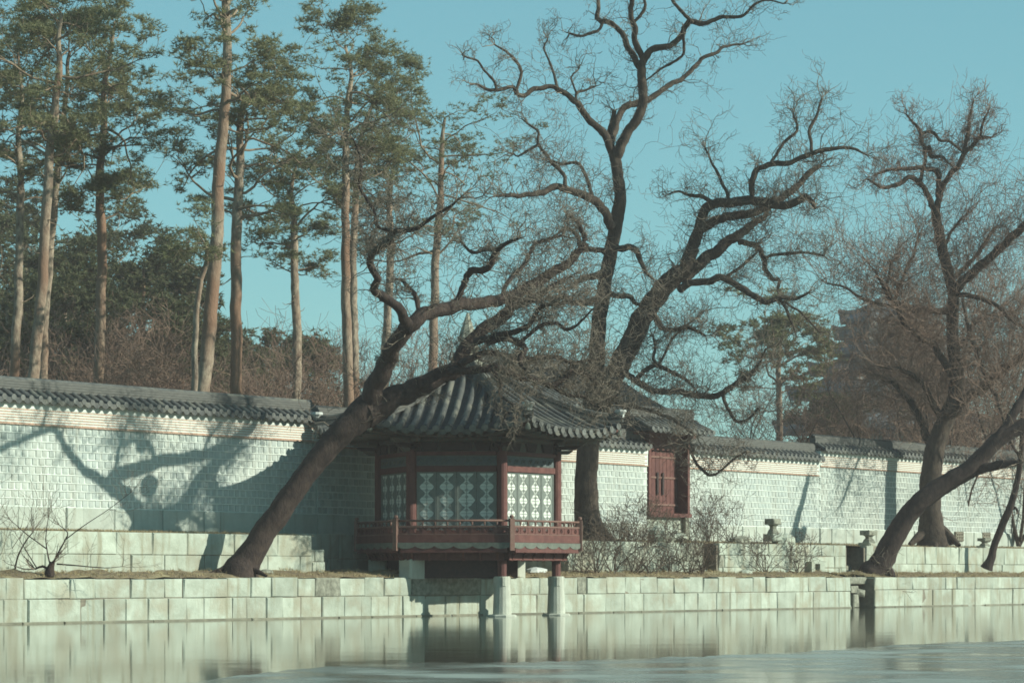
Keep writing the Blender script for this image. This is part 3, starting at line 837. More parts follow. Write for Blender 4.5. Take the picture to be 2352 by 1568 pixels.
for k in range(6):
    a = RAD(60*k); e = RA*C30; rot = face_rot(k)
    hw = RA/2 - 0.145
    MB().box(-hw, hw, -e-0.07, -e+0.07, 2.171-zO, 2.298-zO).build('sill', M_red, pv, rot=rot)
    MB().box(-hw, hw, -e-0.075, -e+0.075, 3.862-zO, 4.02-zO).build('beam', M_red, pv, rot=rot)
    MB().box(-hw, hw, -e-0.02, -e+0.02, 4.022-zO, 4.298-zO).build('frieze_panel', M_teal, pv, rot=rot)
    MB().box(-hw, hw, -e-0.085, -e+0.085, 4.30-zO, 4.40-zO).build('beam', M_red, pv, rot=rot)
    for z_ in (4.04, 4.265):
        MB().box(-hw+0.02, hw-0.02, -e-0.03, -e-0.022, z_-zO, z_+0.02-zO).build('frieze_line', M_tealgrey, pv, rot=rot)
    for j in range(7):                   # painted wave bosses on the frieze
        x = -hw + (2*hw)*(j+0.5)/7
        mb = MB().tube([(x-0.10, -e-0.027, 4.10-zO), (x-0.04, -e-0.027, 4.20-zO), (x+0.02, -e-0.027, 4.12-zO), (x+0.09, -e-0.027, 4.21-zO)], 0.012, 4)
        mb.build('frieze_wave', M_tealgrey, pv, rot=rot)
    for j in range(4):
        x = -hw + (2*hw)*(j+0.5)/4
        ms = LMB if j == 2 else LM
        lf = put(ms[0], 'door_leaf', pv, (x*math.cos(a)+e*math.sin(a), x*math.sin(a)-e*math.cos(a), zd0-zO), (0, 0, a))
        put(ms[1], 'screen', lf); put(ms[2], 'lattice', lf); put(ms[3], 'paper', lf)
    # bracket zone: boards, flower blocks, plate
    MB().box(-hw, hw, -e-0.02, -e+0.02, 4.402-zO, 4.70-zO).build('bracket_board', M_flower, pv, rot=rot)
    MB().tube([(-RA/2-0.5, -e, 4.74-zO), (RA/2+0.5, -e, 4.74-zO)], 0.085, 10).build('eave_purlin', M_flower, pv, rot=rot, smooth=True)
    for j in range(3):
        x = -hw + 2*hw*(j+0.5)/3
        MB().prism([(-0.16, 0), (0.16, 0), (0.24, 0.22), (-0.24, 0.22)], -0.09, -0.022).build('flower_block', M_dark, pv, (x*math.cos(a)+e*math.sin(a), x*math.sin(a)-e*math.cos(a), 4.42-zO), (0, 0, a))
    # column brackets, projecting outward
    x, y = vtx(RA, k)
    for q, (ln, zz, hh) in enumerate(((0.42, 4.40, 0.11), (0.62, 4.52, 0.11), (0.80, 4.64, 0.10))):
        MB().prism([(-0.3, 0), (ln-0.10, 0), (ln, hh*0.55), (ln+0.05, hh), (-0.3, hh)], -0.05, 0.05).build('bracket_arm', M_dark if q % 2 else M_flower, pv, (x, y, zz-zO), (0, 0, RAD(60*k+30-90)))
        MB().box(-0.34+0.08*q, 0.34-0.08*q, -0.05, 0.05, zz-zO, zz-zO+0.09).build('bracket_arm', M_dark, pv, (x, y, 0), (0, 0, RAD(60*k+30)))
    MB().lathe([(0.11, 0), (0.17, 0.10)], 8).build('capital', M_dark, pv, (x, y, 4.455-zO))
# name board in the bracket zone of the front side, added dark panels standing in for the shade under the deck
MB().bevbox(-0.42, 0.42, -RA*C30-0.16, -RA*C30-0.10, 4.42-zO, 4.64-zO, 0.02).build('name_board', M_dark, pv)
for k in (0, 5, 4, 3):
    MB().box(-1.15, 1.15, -2.0, -1.94, 1.02-zO, 1.62-zO).build('deck_shade_panel', M_dark, pv, rot=face_rot(k))
# roof surface
RR = 4.2; AP = RR*C30
ZT, ZE = 6.92, 4.90
def zroof(u, tr):               # u 0 apex..1 eave, tr |t|/half width
    return ZE + (ZT-ZE)*((1-u)**1.28) + 0.30*(u**3)*(min(1, abs(tr))**3) - zO
def pl(u, tr):                  # plan radius factor: eaves curve out a little at corners
    return AP*u*(1 + 0.0*abs(tr))
NU, NT = 14, 16
for k in range(6):
    V = []; 
    for sgn, off in ((0, 0.0), (1, -0.09)):
        for i in range(NU+1):
            u = max(0.02, i/NU)
            for j in range(NT+1):
                tr = -1 + 2*j/NT
                V.append((tr*AP*u*T30, -AP*u, zroof(u, tr) + off))
    n = NT+1; S = (NU+1)*n
    Fc = []
    for i in range(NU):
        for j in range(NT):
            a = i*n+j
            Fc.append((a, a+n, a+n+1, a+1)); Fc.append((S+a, S+a+1, S+a+n+1, S+a+n))
    for j in range(NT):
        a = NU*n+j; Fc.append((a, S+a, S+a+1, a+1))
    MB().add(V, Fc).build('gutter_tiles', M_tiledark, pv, rot=face_rot(k), smooth=True)
    # rows
    half = AP*T30
    nrow = 13
    for j in range(nrow):
        x0 = -half + 2*half*(j+0.5)/nrow
        u0 = max(0.06, abs(x0)/half + 0.01)
        pts_ = []
        m_ = 9
        for q in range(m_+1):
            u = u0 + (1.012-u0)*q/m_
            pts_.append((x0, -AP*u, zroof(min(u, 1), x0/(half*u)) + 0.025))
        row = MB().tube(pts_, [0.083+0.004*(q % 2) for q in range(m_+1)], 10).build('roof_tile_row', M_tile, pv, rot=face_rot(k), smooth=True)
        zc = pts_[-1][2]
        mb = MB().lathe([(0.092, -0.012), (0.092, 0.012)], 12)
        mb.v = [(v[0], -v[2], v[1]) for v in mb.v]
        mb.build('tile_end', M_tilelight, row, (x0, -AP*1.012-0.015, zc))
    for j in range(nrow+1):
        x0 = -half + 2*half*j/nrow
        if j in (0, nrow): continue
        zc = zroof(1, x0/half)
        put(DRIP, 'drip_tile', pv, (x0*math.cos(RAD(60*k))+(AP+0.01)*math.sin(RAD(60*k)), x0*math.sin(RAD(60*k))-(AP+0.01)*math.cos(RAD(60*k)), zc-0.04), (RAD(-12)*0, 0, RAD(60*k)), (1.12, 1, 1.0))
    # rafters under the eave
    for j in range(15):
        x0 = -half*0.94 + 2*half*0.94*j/14
        xi = x0*0.62
        zo_ = zroof(0.97, x0/half) - 0.15
        MB().tube([(xi, -AP*0.58, 4.83-zO), (x0, -AP*0.965, zo_)], 0.05, 6).build('rafter', M_flower, pv, rot=face_rot(k), smooth=True)
    # hip ridge
    a = RAD(60*k+30)
    cor = []
    for q in range(13):
        u = 0.04 + 0.98*q/12
        r = RR*u; cor.append((r*math.sin(a), -r*math.cos(a), zroof(min(u, 1), 1) + (0.06 if q < 12 else 0.10)))
    def ribbon(dz, hw_, hh):
        v = []; mb = MB()
        ca, sa = math.cos(a), math.sin(a)
        for (x, y, z) in cor:
            for (dx, zz) in ((-hw_, z+dz), (hw_, z+dz), (hw_, z+dz+hh), (-hw_, z+dz+hh)):
                v.append((x+dx*ca, y+dx*sa, zz))
        f = [tuple(range(3, -1, -1)), tuple(range(len(v)-4, len(v)))]
        for i in range(len(cor)-1):
            for q in range(4):
                f.append((i*4+q, i*4+(q+1) % 4, i*4+4+(q+1) % 4, i*4+4+q))
        return mb.add(v, f)
    hp = ribbon(-0.02, 0.12, 0.07).build('hip_ridge', M_ridge, pv)
    ribbon(0.055, 0.10, 0.06).build('ridge_course', M_tile, hp)
    ribbon(0.12, 0.115, 0.05).build('ridge_course', M_ridge, hp)
    MB().tube([(x, y, z+0.19) for x, y, z in cor], 0.07, 8).build('ridge_cap', M_tile, hp, smooth=True)
    # white plastered end ornament at the hip tip and a hanging corner tile
    x, y, z = cor[-1]
    MB().lathe([(0.02, 0), (0.11, 0.05), (0.10, 0.12), (0.17, 0.20), (0.16, 0.26), (0.03, 0.27)], 10).build('ridge_end', M_white, hp, (x*0.985, y*0.985, z+0.05))
    MB().lathe([(0.05, -0.30), (0.08, -0.27), (0.06, -0.14), (0.02, -0.10)], 8).build('corner_bell', M_tealgrey, pv, (x*0.975, y*0.975, z-0.12))
    # corner rafter
    MB().tube([(x*0.5, y*0.5, 4.85-zO), (x*0.97, y*0.97, z-0.24)], 0.075, 6).build('corner_rafter', M_red, pv, smooth=True)
fn = MB().lathe([(0.44, -0.10), (0.46, 0.06), (0.34, 0.14), (0.30, 0.22), (0.24, 0.30), (0.28, 0.36), (0.35, 0.44), (0.33, 0.52), (0.24, 0.58), (0.22, 0.62), (0.28, 0.66), (0.29, 0.74), (0.25, 0.80), (0.13, 1.15), (0.03, 1.44)], 8)
fn.build('finial', M_finial, pv, (0, 0, ZT-zO-0.05))
# ------------------------------------------------------------------ buildings beyond the wall
s0 = s_at(1092, 15.0)
hl = frame('hall', s0, 15.0, 2.3, 'low hall with a grey tiled ridge just behind the pavilion roof and wall', 'building')
MB().box(0.6, 8.0, -2.0, 2.0, -0.3, 4.9).build('wall', M_cream, hl)
for k in range(5): MB().lathe([(0.15, 0), (0.15, 5.0)], 10).build('column', M_red, hl, (0.6+1.85*k, -2.1, 0))
small_roof(hl, 8.5, 0.0, 0.0, 9.2, 3.0, 0.55, npitch=0.30, zo=2.3)

def hip_roof(parent, cx, cy, half, z0, z1, top, m, lift=0.5, name='roof'):
    V = []; N = 8; M_ = 6
    for i in range(M_+1):
        u = i/M_; r = top + (half-top)*u; z = z0 + (z1-z0)*((1-u)**1.4)
        for side in range(4):
            a = math.pi/2*side
            for j in range(N):
                t = -1 + 2*j/N
                x, y = t*r, -r
                V.append((cx + x*math.cos(a)-y*math.sin(a), cy + x*math.sin(a)+y*math.cos(a), z + lift*(u**3)*abs(t)**3))
    n = 4*N; Fc = []
    for i in range(M_):
        for j in range(n):
            a = i*n+j; b = i*n+(j+1) % n
            Fc.append((a, a+n, b+n, b))
    Fc.append(tuple(range(n)))
    base = len(V); V += [(cx-half*0.96, cy-half*0.96, z0-0.3), (cx+half*0.96, cy-half*0.96, z0-0.3), (cx+half*0.96, cy+half*0.96, z0-0.3), (cx-half*0.96, cy+half*0.96, z0-0.3)]
    Fc.append((base+3, base+2, base+1, base))
    for q in range(4):
        ring = [M_*n + (q*N+j) % n for j in range(N+1)]
        Fc.append(tuple(ring[::-1]) + (base+q, base+(q+1) % 4))
    o = MB().add(V, Fc).build(name, m, parent)
    for q in range(4):           # hip ridges
        c_ = []
        for i in range(M_+1):
            u = i/M_; r = top + (half-top)*u; z = z0 + (z1-z0)*((1-u)**1.4) + lift*u**3
            sx, sy = [(-1, -1), (1, -1), (1, 1), (-1, 1)][q]
            c_.append((cx+sx*r, cy+sy*r, z+0.1))
        MB().tube(c_, 0.22, 6).build('hip_ridge', M_ridge, o)
    return o
PD = 210.0
kx = PD/F0
pg = thing('pagoda', ((2035-CX)*kx, PD, 2.3), RAD(20), 'tall dark many-tiered pagoda far behind the bare trees on the right', 'pagoda')
tiers = [(985, 6.8, 4.4, M_blueroof), (905, 6.0, 3.6, M_blueroof), (850, 4.7, 2.5, M_farroof), (806, 3.6, 1.9, M_blueroof), (768, 3.2, 1.6, M_farroof), (732, 2.8, 1.4, M_blueroof)]
zprev = -1.0
for i, (y, hf, wl, m) in enumerate(tiers):
    ze_ = EYE + (HY-y)*kx - 2.3
    MB().box(-wl, wl, -wl, wl, zprev, ze_-0.25).build('storey', M_farwall, pg)
    for j in range(4):
        xx = -wl + 2*wl*(j+0.5)/4
        MB().box(xx-wl*0.14, xx+wl*0.14, -wl-0.06, -wl-0.003, ze_-2.0 if i < 2 else ze_-1.0, ze_-0.5).build('window', M_tealgrey, pg)
    top_ = tiers[i+1][2]+0.1 if i+1 < len(tiers) else 0.25
    rise = 1.9 if i < 2 else (1.2 if i < 5 else 1.5)
    hip_roof(pg, 0, 0, hf, ze_, ze_+rise, top_, m, 0.7)
    zprev = ze_ + rise*0.4
d_ = 150.0; kx = d_/F0
cb = thing('low_building', ((2300-CX)*kx, d_, 2.3), RAD(12), 'pale low building far off beyond the right end of the wall', 'building')
z_ = EYE + (HY-1004)*kx - 2.3
MB().box(-1.5, 2.6, -0.5, 4, -0.5, z_+0.55).build('wall', M_cream, cb)
MB().prism([(-1.9, z_+0.56), (3.0, z_+0.56), (2.2, z_+1.0), (-1.0, z_+1.0)], -0.9, 4.4).build('roof', M_farroof, cb)
for k in range(3): MB().box(-1.0+1.1*k, -0.45+1.1*k, -0.53, -0.503, z_-0.9, z_+0.1).build('window', M_blueroof, cb)

# ------------------------------------------------------------------ carved stones on the terraces
def carved(x, p, zb, w_, h_, lab, name='stone_pedestal', rz=0.0):
    s_ = s_at(x, p)
    t = thing(name, Fr(s_, p, zb), ANG+rz, lab, 'stone pedestal')
    MB().bevbox(-w_*1.0, w_*1.0, -w_*0.7, w_*0.7, -0.1, h_*0.22, 0.04, 0.02).build('base', M_quay, t)
    mb = MB(); mb.lathe([(w_*0.80, h_*0.22), (w_*0.62, h_*0.40), (w_*0.42, h_*0.50), (w_*0.46, h_*0.62), (w_*0.70, h_*0.70)], 6); mb.build('waist', M_lichen, t)
    MB().bevbox(-w_*0.85, w_*0.85, -w_*0.6, w_*0.6, h_*0.70, h_, 0.03, 0.02).build('top_block', M_lichen, t)
    return t
carved(1776, 2.1, 2.34, 0.30, 0.66, 'tall weathered stone pedestal in front of the wall right of the gate')
carved(1996, 2.1, 2.14, 0.34, 0.55, 'small dark topped stone pedestal beside the stair gap left of the leaning trunk')
carved(2262, 2.1, 2.14, 0.30, 0.38, 'low stone block on the terrace beside the slim leaning tree at far right')
def boulder(x, p, z, r, lab, sq=(1, 0.7, 0.6), m=None, seed=0):
    rg = random.Random(seed); mb = MB()
    mb.lathe([(r*0.75, -r*0.5), (r*1.0, -r*0.1), (r*0.93, r*0.35), (r*0.5, r*0.62), (r*0.1, r*0.68)], 9)
    mb.v = [(a*sq[0]*rg.uniform(0.9, 1.1), b*sq[1]*rg.uniform(0.9, 1.1), c*sq[2]*rg.uniform(0.92, 1.08)) for a, b, c in mb.v]
    t = mb.build('boulder', m or M_quay, None, Fr(s_at(x, p), p, z), (0, 0, ANG+0.3))
    return tag(t, lab, 'boulder')
boulder(1520, 2.4, 2.35, 0.62, 'pale rounded boulder on the terrace below the red gate', (1.15, 0.7, 0.8), seed=1)
boulder(1562, 2.6, 2.30, 0.42, 'smaller pale boulder right of the one under the red gate', seed=2)
boulder(1700, 2.4, 2.22, 0.5, 'dark flat rock lying left of the tall stone pedestal', (1.3, 0.7, 0.55), M_lichen, seed=3)
boulder(1800, 2.2, 2.22, 0.60, 'rough pale boulder under and right of the tall stone pedestal', (1.25, 0.7, 0.75), seed=9)
boulder(1232, 1.2, 1.2, 0.36, 'white stone on the bank under the pavilion edge', (1.4, 0.8, 0.55), M_white, seed=4)
for x, w_, lab in ((1878, 0.36, 'square stone block with a dark opening low in the terrace wall'),):
    t = frame('drain_block', s_at(x, 1.45), 1.42, 1.15, lab, 'drain block')
    MB().box(-0.42, -0.2, 0, 0.3, -0.05, 0.42).box(0.12, 0.42, 0, 0.3, -0.05, 0.42).box(-0.2, 0.12, 0, 0.3, 0.34, 0.42).build('surround', M_quay, t)
    MB().box(-0.199, 0.119, 0.2, 0.28, -0.05, 0.339).build('opening', M_joint, t)
boulder(1712, 1.1, 1.17, 0.32, 'flat pale stone at the foot of the terrace wall near the shrubs', (1.3, 0.7, 0.5), seed=6)
boulder(612, 1.15, 1.17, 0.20, 'small stone at the foot of the leaning tree', (1.3, 0.8, 0.6), M_lichen, seed=7)

M_shrub = mat('shrub_bark', (0.065, 0.046, 0.034), (0.11, 0.08, 0.057), 4, 0.9)
# ------------------------------------------------------------------ trees
def smooth_path(pts, step, wob=0.0, seed=0):
    """Catmull-Rom through (x,y,z,r) rows"""
    P = np.array(pts, float)
    if len(P) == 2: P = np.vstack([P[0], (P[0]+P[1])/2, P[1]])
    E = np.vstack([2*P[0]-P[1], P, 2*P[-1]-P[-2]])
    out = []
    rg = np.random.default_rng(seed)
    for i in range(1, len(E)-2):
        L = np.linalg.norm(E[i+1, :3]-E[i, :3]); n = max(2, int(L/step))
        for k in range(n):
            t = k/n
            a, b, c, d = E[i-1], E[i], E[i+1], E[i+2]
            out.append(0.5*((2*b) + (c-a)*t + (2*a-5*b+4*c-d)*t*t + (3*b-3*c+d-a)*t**3))
    out.append(E[-2])
    out = np.array(out)
    out[:, 3] = np.clip(out[:, 3], 0.006, None)
    if wob:
        n = len(out); w = rg.normal(0, 1, (n, 3))
        for _ in range(1): w[1:-1] = (w[:-2]+w[1:-1]+w[2:])/3
        out[1:-1, :3] += w[1:-1]*wob*np.minimum(1.0, out[1:-1, 3:4]*14)
        out[1:-1, 3] *= 1 + np.where(out[1:-1, 3] > 0.12, 0.025, 0.09)*rg.uniform(-1, 1, n-2)
    return out
def limb_mesh(path, m, name, origin, sides=12, fl=0.10, seed=0):
    P = path[None, :, :3]; R = path[None, :, 3]
    V, Q = tubes(P, R, sides)
    K = len(path); rg = np.random.default_rng(seed)
    ph = rg.uniform(0, 6.28, 3)
    q = np.tile(2*np.pi*np.arange(sides)/sides, K); kk = np.repeat(np.arange(K), sides)
    amp = 1 + fl*np.sin(3*q+ph[0]+kk*0.06) + 0.6*fl*np.sin(5*q+ph[1]-kk*0.1) + 0.012*rg.normal(0, 1, len(q))
    C = np.repeat(path[:, :3], sides, 0)
    V = C + (V-C)*amp[:, None]
    V = V - np.array(origin)
    cap0 = len(V); V = np.vstack([V, path[-1, :3]-np.array(origin)+ (path[-1, :3]-path[-2, :3])*0.2])
    e = (K-1)*sides
    caps = np.array([[e+i, e+(i+1) % sides, cap0, cap0] for i in range(sides)])
    me = np_mesh(name, V, np.vstack([Q]), m, True)
    return me, V, caps

def grow(P0, D0, L, R0, K, kink, up, rg, droop=0.0):
    """random-walk branchlets"""
    N = len(P0)
    P = np.empty((N, K, 3)); P[:, 0] = P0
    D = D0/np.linalg.norm(D0, axis=1, keepdims=True)
    st = (L/(K-1))[:, None]
    for k in range(1, K):
        D = D + rg.normal(0, kink, (N, 3)) + np.array([0, 0, up - droop*k/K])
        D /= np.linalg.norm(D, axis=1, keepdims=True)
        P[:, k] = P[:, k-1] + D*st*rg.uniform(0.7, 1.3, (N, 1))
    t = np.linspace(0, 1, K)[None, :]
    R = R0[:, None]*(1-0.75*t)
    return P, R
def children(P, R, n, rg, lenr, spread, tmin=0.2, kid=None):
    """n children spread over a set of parent branchlets"""
    N, K, _ = P.shape
    i = rg.integers(0, N, n); t = rg.uniform(tmin, 1.0, n)*(K-1)
    k = np.minimum(t.astype(int), K-2); f = (t-k)[:, None]
    p = P[i, k]*(1-f) + P[i, k+1]*f
    tan = P[i, k+1]-P[i, k]; tan /= np.linalg.norm(tan, axis=1, keepdims=True)+1e-9
    rnd = rg.normal(0, 1, (n, 3)); rnd -= tan*(rnd*tan).sum(1, keepdims=True); rnd /= np.linalg.norm(rnd, axis=1, keepdims=True)
    d = tan*rg.uniform(0.3, 1.0, (n, 1)) + rnd*spread
    r = R[i, k]*0.62
    seg = np.linalg.norm(P[i, -1]-P[i, 0], axis=1)
    L = seg*lenr*rg.uniform(0.6, 1.3, n)
    return p, d, L, r
def twigs_on(paths, rg, dens, l1, n2, n3, minr=0.0045, kink=0.42, up=0.06, wts=None, lws=None, rmul=1.0, K=(7, 6, 5), droop=0.0, n4=0, spread=0.9):
    """paths: smoothed limbs; dens: shoots per metre"""
    ps, ds, ls, rs = [], [], [], []
    for a, path in enumerate(paths):
        seg = np.linalg.norm(np.diff(path[:, :3], axis=0), axis=1); Lt = seg.sum()
        w = (wts[min(a, len(wts)-1)] if wts else 1.0)
        n = max(1, int(Lt*dens*w))
        cum = np.concatenate([[0], np.cumsum(seg)])
        t = rg.uniform(0.08, 1.0, n)**0.8*Lt
        k = np.clip(np.searchsorted(cum, t)-1, 0, len(seg)-1)
        f = ((t-cum[k])/seg[k])[:, None]
        p = path[k, :3]*(1-f)+path[k+1, :3]*f
        tan = path[k+1, :3]-path[k, :3]; tan /= np.linalg.norm(tan, axis=1, keepdims=True)
        rnd = rg.normal(0, 1, (n, 3)); rnd -= tan*(rnd*tan).sum(1, keepdims=True); rnd /= np.linalg.norm(rnd, axis=1, keepdims=True)
        d = tan*rg.uniform(-0.1, 0.9, (n, 1)) + rnd + np.array([0, 0, 0.35])
        rr = path[k, 3]
        frac = t/Lt
        lw = lws[min(a, len(lws)-1)] if lws else 1.0
        L = l1*lw*rg.uniform(0.35, 1.25, n)*(0.75+0.5*frac)
        ps.append(p + rnd*rr[:, None]*0.6); ds.append(d); ls.append(L); rs.append(np.clip(rr*0.30, 0.007, 0.019)*rg.uniform(0.5, 1.0, n)*rmul)
        # the limb's own tip keeps branching
        m_ = 4
        ps.append(np.repeat(path[-1:, :3], m_, 0)); ds.append(np.repeat(tan[-1:], m_, 0)*1.2+rg.normal(0, 0.6, (m_, 3))); ls.append(l1*lw*rg.uniform(0.7, 1.3, m_)); rs.append(np.full(m_, min(path[-1, 3], 0.02)))
    P0, D0, L0, R0 = np.vstack(ps), np.vstack(ds), np.concatenate(ls), np.concatenate(rs)
    out = []
    P, R = grow(P0, D0, L0, R0, K[0], kink, up, rg, droop); out.append(tubes(P, np.maximum(R, minr), 3))
    n = int(len(P0)*n2); p, d, L, r = children(P, R, n, rg, 0.62, spread)
    P, R = grow(p, d, L, r, K[1], kink*0.9, up, rg, droop); out.append(tubes(P, np.maximum(R, minr), 3))
    if n3:
        n = int(n*n3); p, d, L, r = children(P, R, n, rg, 0.60, spread, 0.15)
        P, R = grow(p, d, L, r, K[2], kink*0.8, up*0.7, rg, droop); out.append(tubes(P, np.maximum(R, minr*0.9), 3))
    if n4:
        n = int(n*n4); p, d, L, r = children(P, R, n, rg, 0.7, spread, 0.1)
        P, R = grow(p, d, L, r, 3, kink*0.6, up*0.5, rg, droop); out.append(tubes(P, np.maximum(R, minr*0.8), 3))
    return out
def merge(parts):
    Vs, Qs, n = [], [], 0
    for V, Q in parts:
        Vs.append(V); Qs.append(Q+n); n += len(V)
    return np.vstack(Vs), np.vstack(Qs)
def px_path(pts, d0, d1=None):
    """rows (x, y, r) in photo units -> world at depth running d0..d1"""
    n = len(pts); d1 = d0 if d1 is None else d1
    out = []
    for i, row in enumerate(pts):
        x, y, r = row[:3]; r *= 0.93
        d = row[3] if len(row) > 3 else d0 + (d1-d0)*i/(n-1)
        out.append((*W(x, y, d), r/F0*d))
    return out
def build_tree(name, label, trunk, limbs, bark, twigm, seed, dens, l1, n2, n3, group=None, cat='tree', wob=0.03, base=None, twk=None, sides=14, min_limb=0.0, flare=True):
    rg = np.random.default_rng(seed)
    base = trunk[0][:3] if base is None else base
    t = thing(name, tuple(float(v) for v in base), 0, label, cat, group)
    tp = smooth_path(trunk, 0.12, wob*0.6, seed)
    me, V, _ = limb_mesh(tp, bark, 'trunk', base, sides+6, 0.045, seed)
    put(me, 'trunk', t)
    paths = [tp[int(len(tp)*0.35):]]
    for i, lb in enumerate(limbs):
        p = smooth_path(lb, 0.10, wob, seed+i+1)
        sd = 12 if p[0, 3] > 0.08 else 7
        me, V, _ = limb_mesh(p, bark, 'branch', base, sd, 0.045 if p[0, 3] > 0.12 else 0.08, seed+i)
        put(me, 'branch', t); paths.append(p)
    tw = twigs_on(paths, rg, dens, l1, n2, n3, **(twk or {}))
    V, Q = merge(tw)
    tag(put(np_mesh('twigs', V-np.array(base), Q, twigm, False), 'twigs', t), kind='stuff')
    return t, paths, len(Q)
NT_ = {}
# ---- A: the big leaning tree in front of the pavilion
dA = 65.4
A_tr = px_path([(544,1360,50),(552,1316,50),(566,1288,36),(600,1230,29.5),(660,1147,28),(720,1067,28),(780,998,31),(822,957,36),(850,928,34)], dA, 66.0)
dF = 66.0
A_l = [
 px_path([(838,950,27,66),(868,872,24,65.6),(900,808,21,65.1),(935,750,20,64.6),(975,722,18,64.8),(1030,705,17,65.6),(1100,693,15,66.6),(1160,685,14,67.4),(1220,655,14,68.0),(1270,625,12,68.3),(1320,590,10,68.6),(1344,560,8,68.6),(1330,515,5,68.6),(1300,490,3.5,68.6)], dF),
 px_path([(838,952,34),(880,928,29),(920,905,27),(965,885,25),(1010,862,22),(1050,840,20),(1065,800,17),(1100,765,16),(1150,729,15),(1175,704,13),(1209,690,11),(1250,670,8),(1300,640,5)], 65.9, 68.3),
 px_path([(938,745,14,64.5),(927,732,13,64.3),(914,703,12,63.9),(873,677,11,63.6),(856,664,10,63.5),(866,634,9,63.3),(852,596,8,63.0),(862,575,8,62.0),(892,553,8,60.7),(908,530,7,60.2),(950,527,6,59.6),(975,512,5,59.4),(1010,488,4,59.2),(1045,465,2.5,59)], 64),
 px_path([(866,580,5),(853,560,4.5),(848,545,4)], 62.6, 62.8),
 px_path([(908,532,5),(868,520,4),(858,480,4),(826,432,3.5),(830,372,3),(812,320,2)], 60.2, 60.6),
 px_path([(962,724,7),(960,682,6),(943,662,5),(925,645,4),(905,640,3)], 64.7, 65.3),
 px_path([(1050,700,8),(1066,650,8),(1082,622,8),(1120,616,8),(1141,577,7),(1160,560,5),(1190,548,3)], 65.9, 64.5),
 px_path([(1141,577,5),(1120,572,5),(1085,580,4),(1060,556,3)], 65.2, 65.0),
 px_path([(1088,786,8),(1121,779,8),(1165,764,7),(1209,752,7),(1227,726,6),(1242,704,5),(1262,700,3)], 65.6, 65.0),
 px_path([(1118,790,7),(1170,776,8),(1198,788,8),(1209,800,7),(1196,820,7),(1197,836,5),(1210,850,3)], 65.5, 65.0),
 px_path([(1190,784,5),(1242,748,5),(1275,742,5),(1297,757,4.5),(1317,750,4),(1335,737,3.5),(1360,710,2)], 65.3, 65.0),
 px_path([(1030,856,10),(1080,850,9),(1130,843,9),(1187,864,8.5),(1230,872,8),(1264,882,8),(1297,871,7),(1308,854,7),(1326,852,6.5),(1359,865,5),(1380,890,3)], 65.9, 68.0),
 px_path([(1055,838,9),(1100,815,8),(1150,812,7),(1200,822,6),(1260,818,5),(1320,832,4),(1380,822,3)], 65.9, 68.2),
 px_path([(1264,882,5),(1300,905,4.5),(1340,912,4),(1372,935,3),(1400,930,2)], 67.1, 67.4),
 px_path([(1130,845,5),(1150,880,4),(1148,905,3),(1180,930,2.5)], 65.9, 65.4),
 px_path([(1200,662,7),(1236,690,6),(1270,700,5),(1310,690,4),(1350,700,3)], 67.8, 66.8),
 px_path([(1150,686,6),(1170,640,5),(1210,600,5),(1230,560,4),(1290,540,3)], 67.2, 68.2),
]
t_, pA, n_ = build_tree('leaning_tree', 'thick dark trunk leaning right across the pavilion roof from the lower terrace', A_tr, A_l, M_bark, M_twig, 21, 12.0, 1.0, 3.6, 2.9, wob=0.035,
    twk=dict(wts=[0.10, 0.7, 1.1] + [1.2]*10 + [2.6]*4 + [1.4]*4, kink=0.45, minr=0.0055)); NT_['A'] = n_
# pale band tied round the left stem, cut stubs and roots
bp = W(884, 832, 66.1); bo = np.array(A_tr[0][:3])
mb = MB(); mb.tube([tuple(bp-bo+np.array([-0.03, 0, -0.06])), tuple(bp-bo+np.array([0.03, 0, 0.06]))], 0.285, 14); mb.build('trunk_band', M_band, t_)
for x0, y0, x1, y1, r0 in ((538,1306,478,1318,12), (570,1306,612,1322,10), (530,1300,498,1314,11)):
    p = smooth_path(px_path([(x0,y0,r0),((x0+x1)/2,(y0+y1)/2-3,r0*0.7),(x1,y1,r0*0.35)], 65.4, 65.1), 0.1)
    put(limb_mesh(p, M_bark, 'root', bo, 8)[0], 'root', t_)

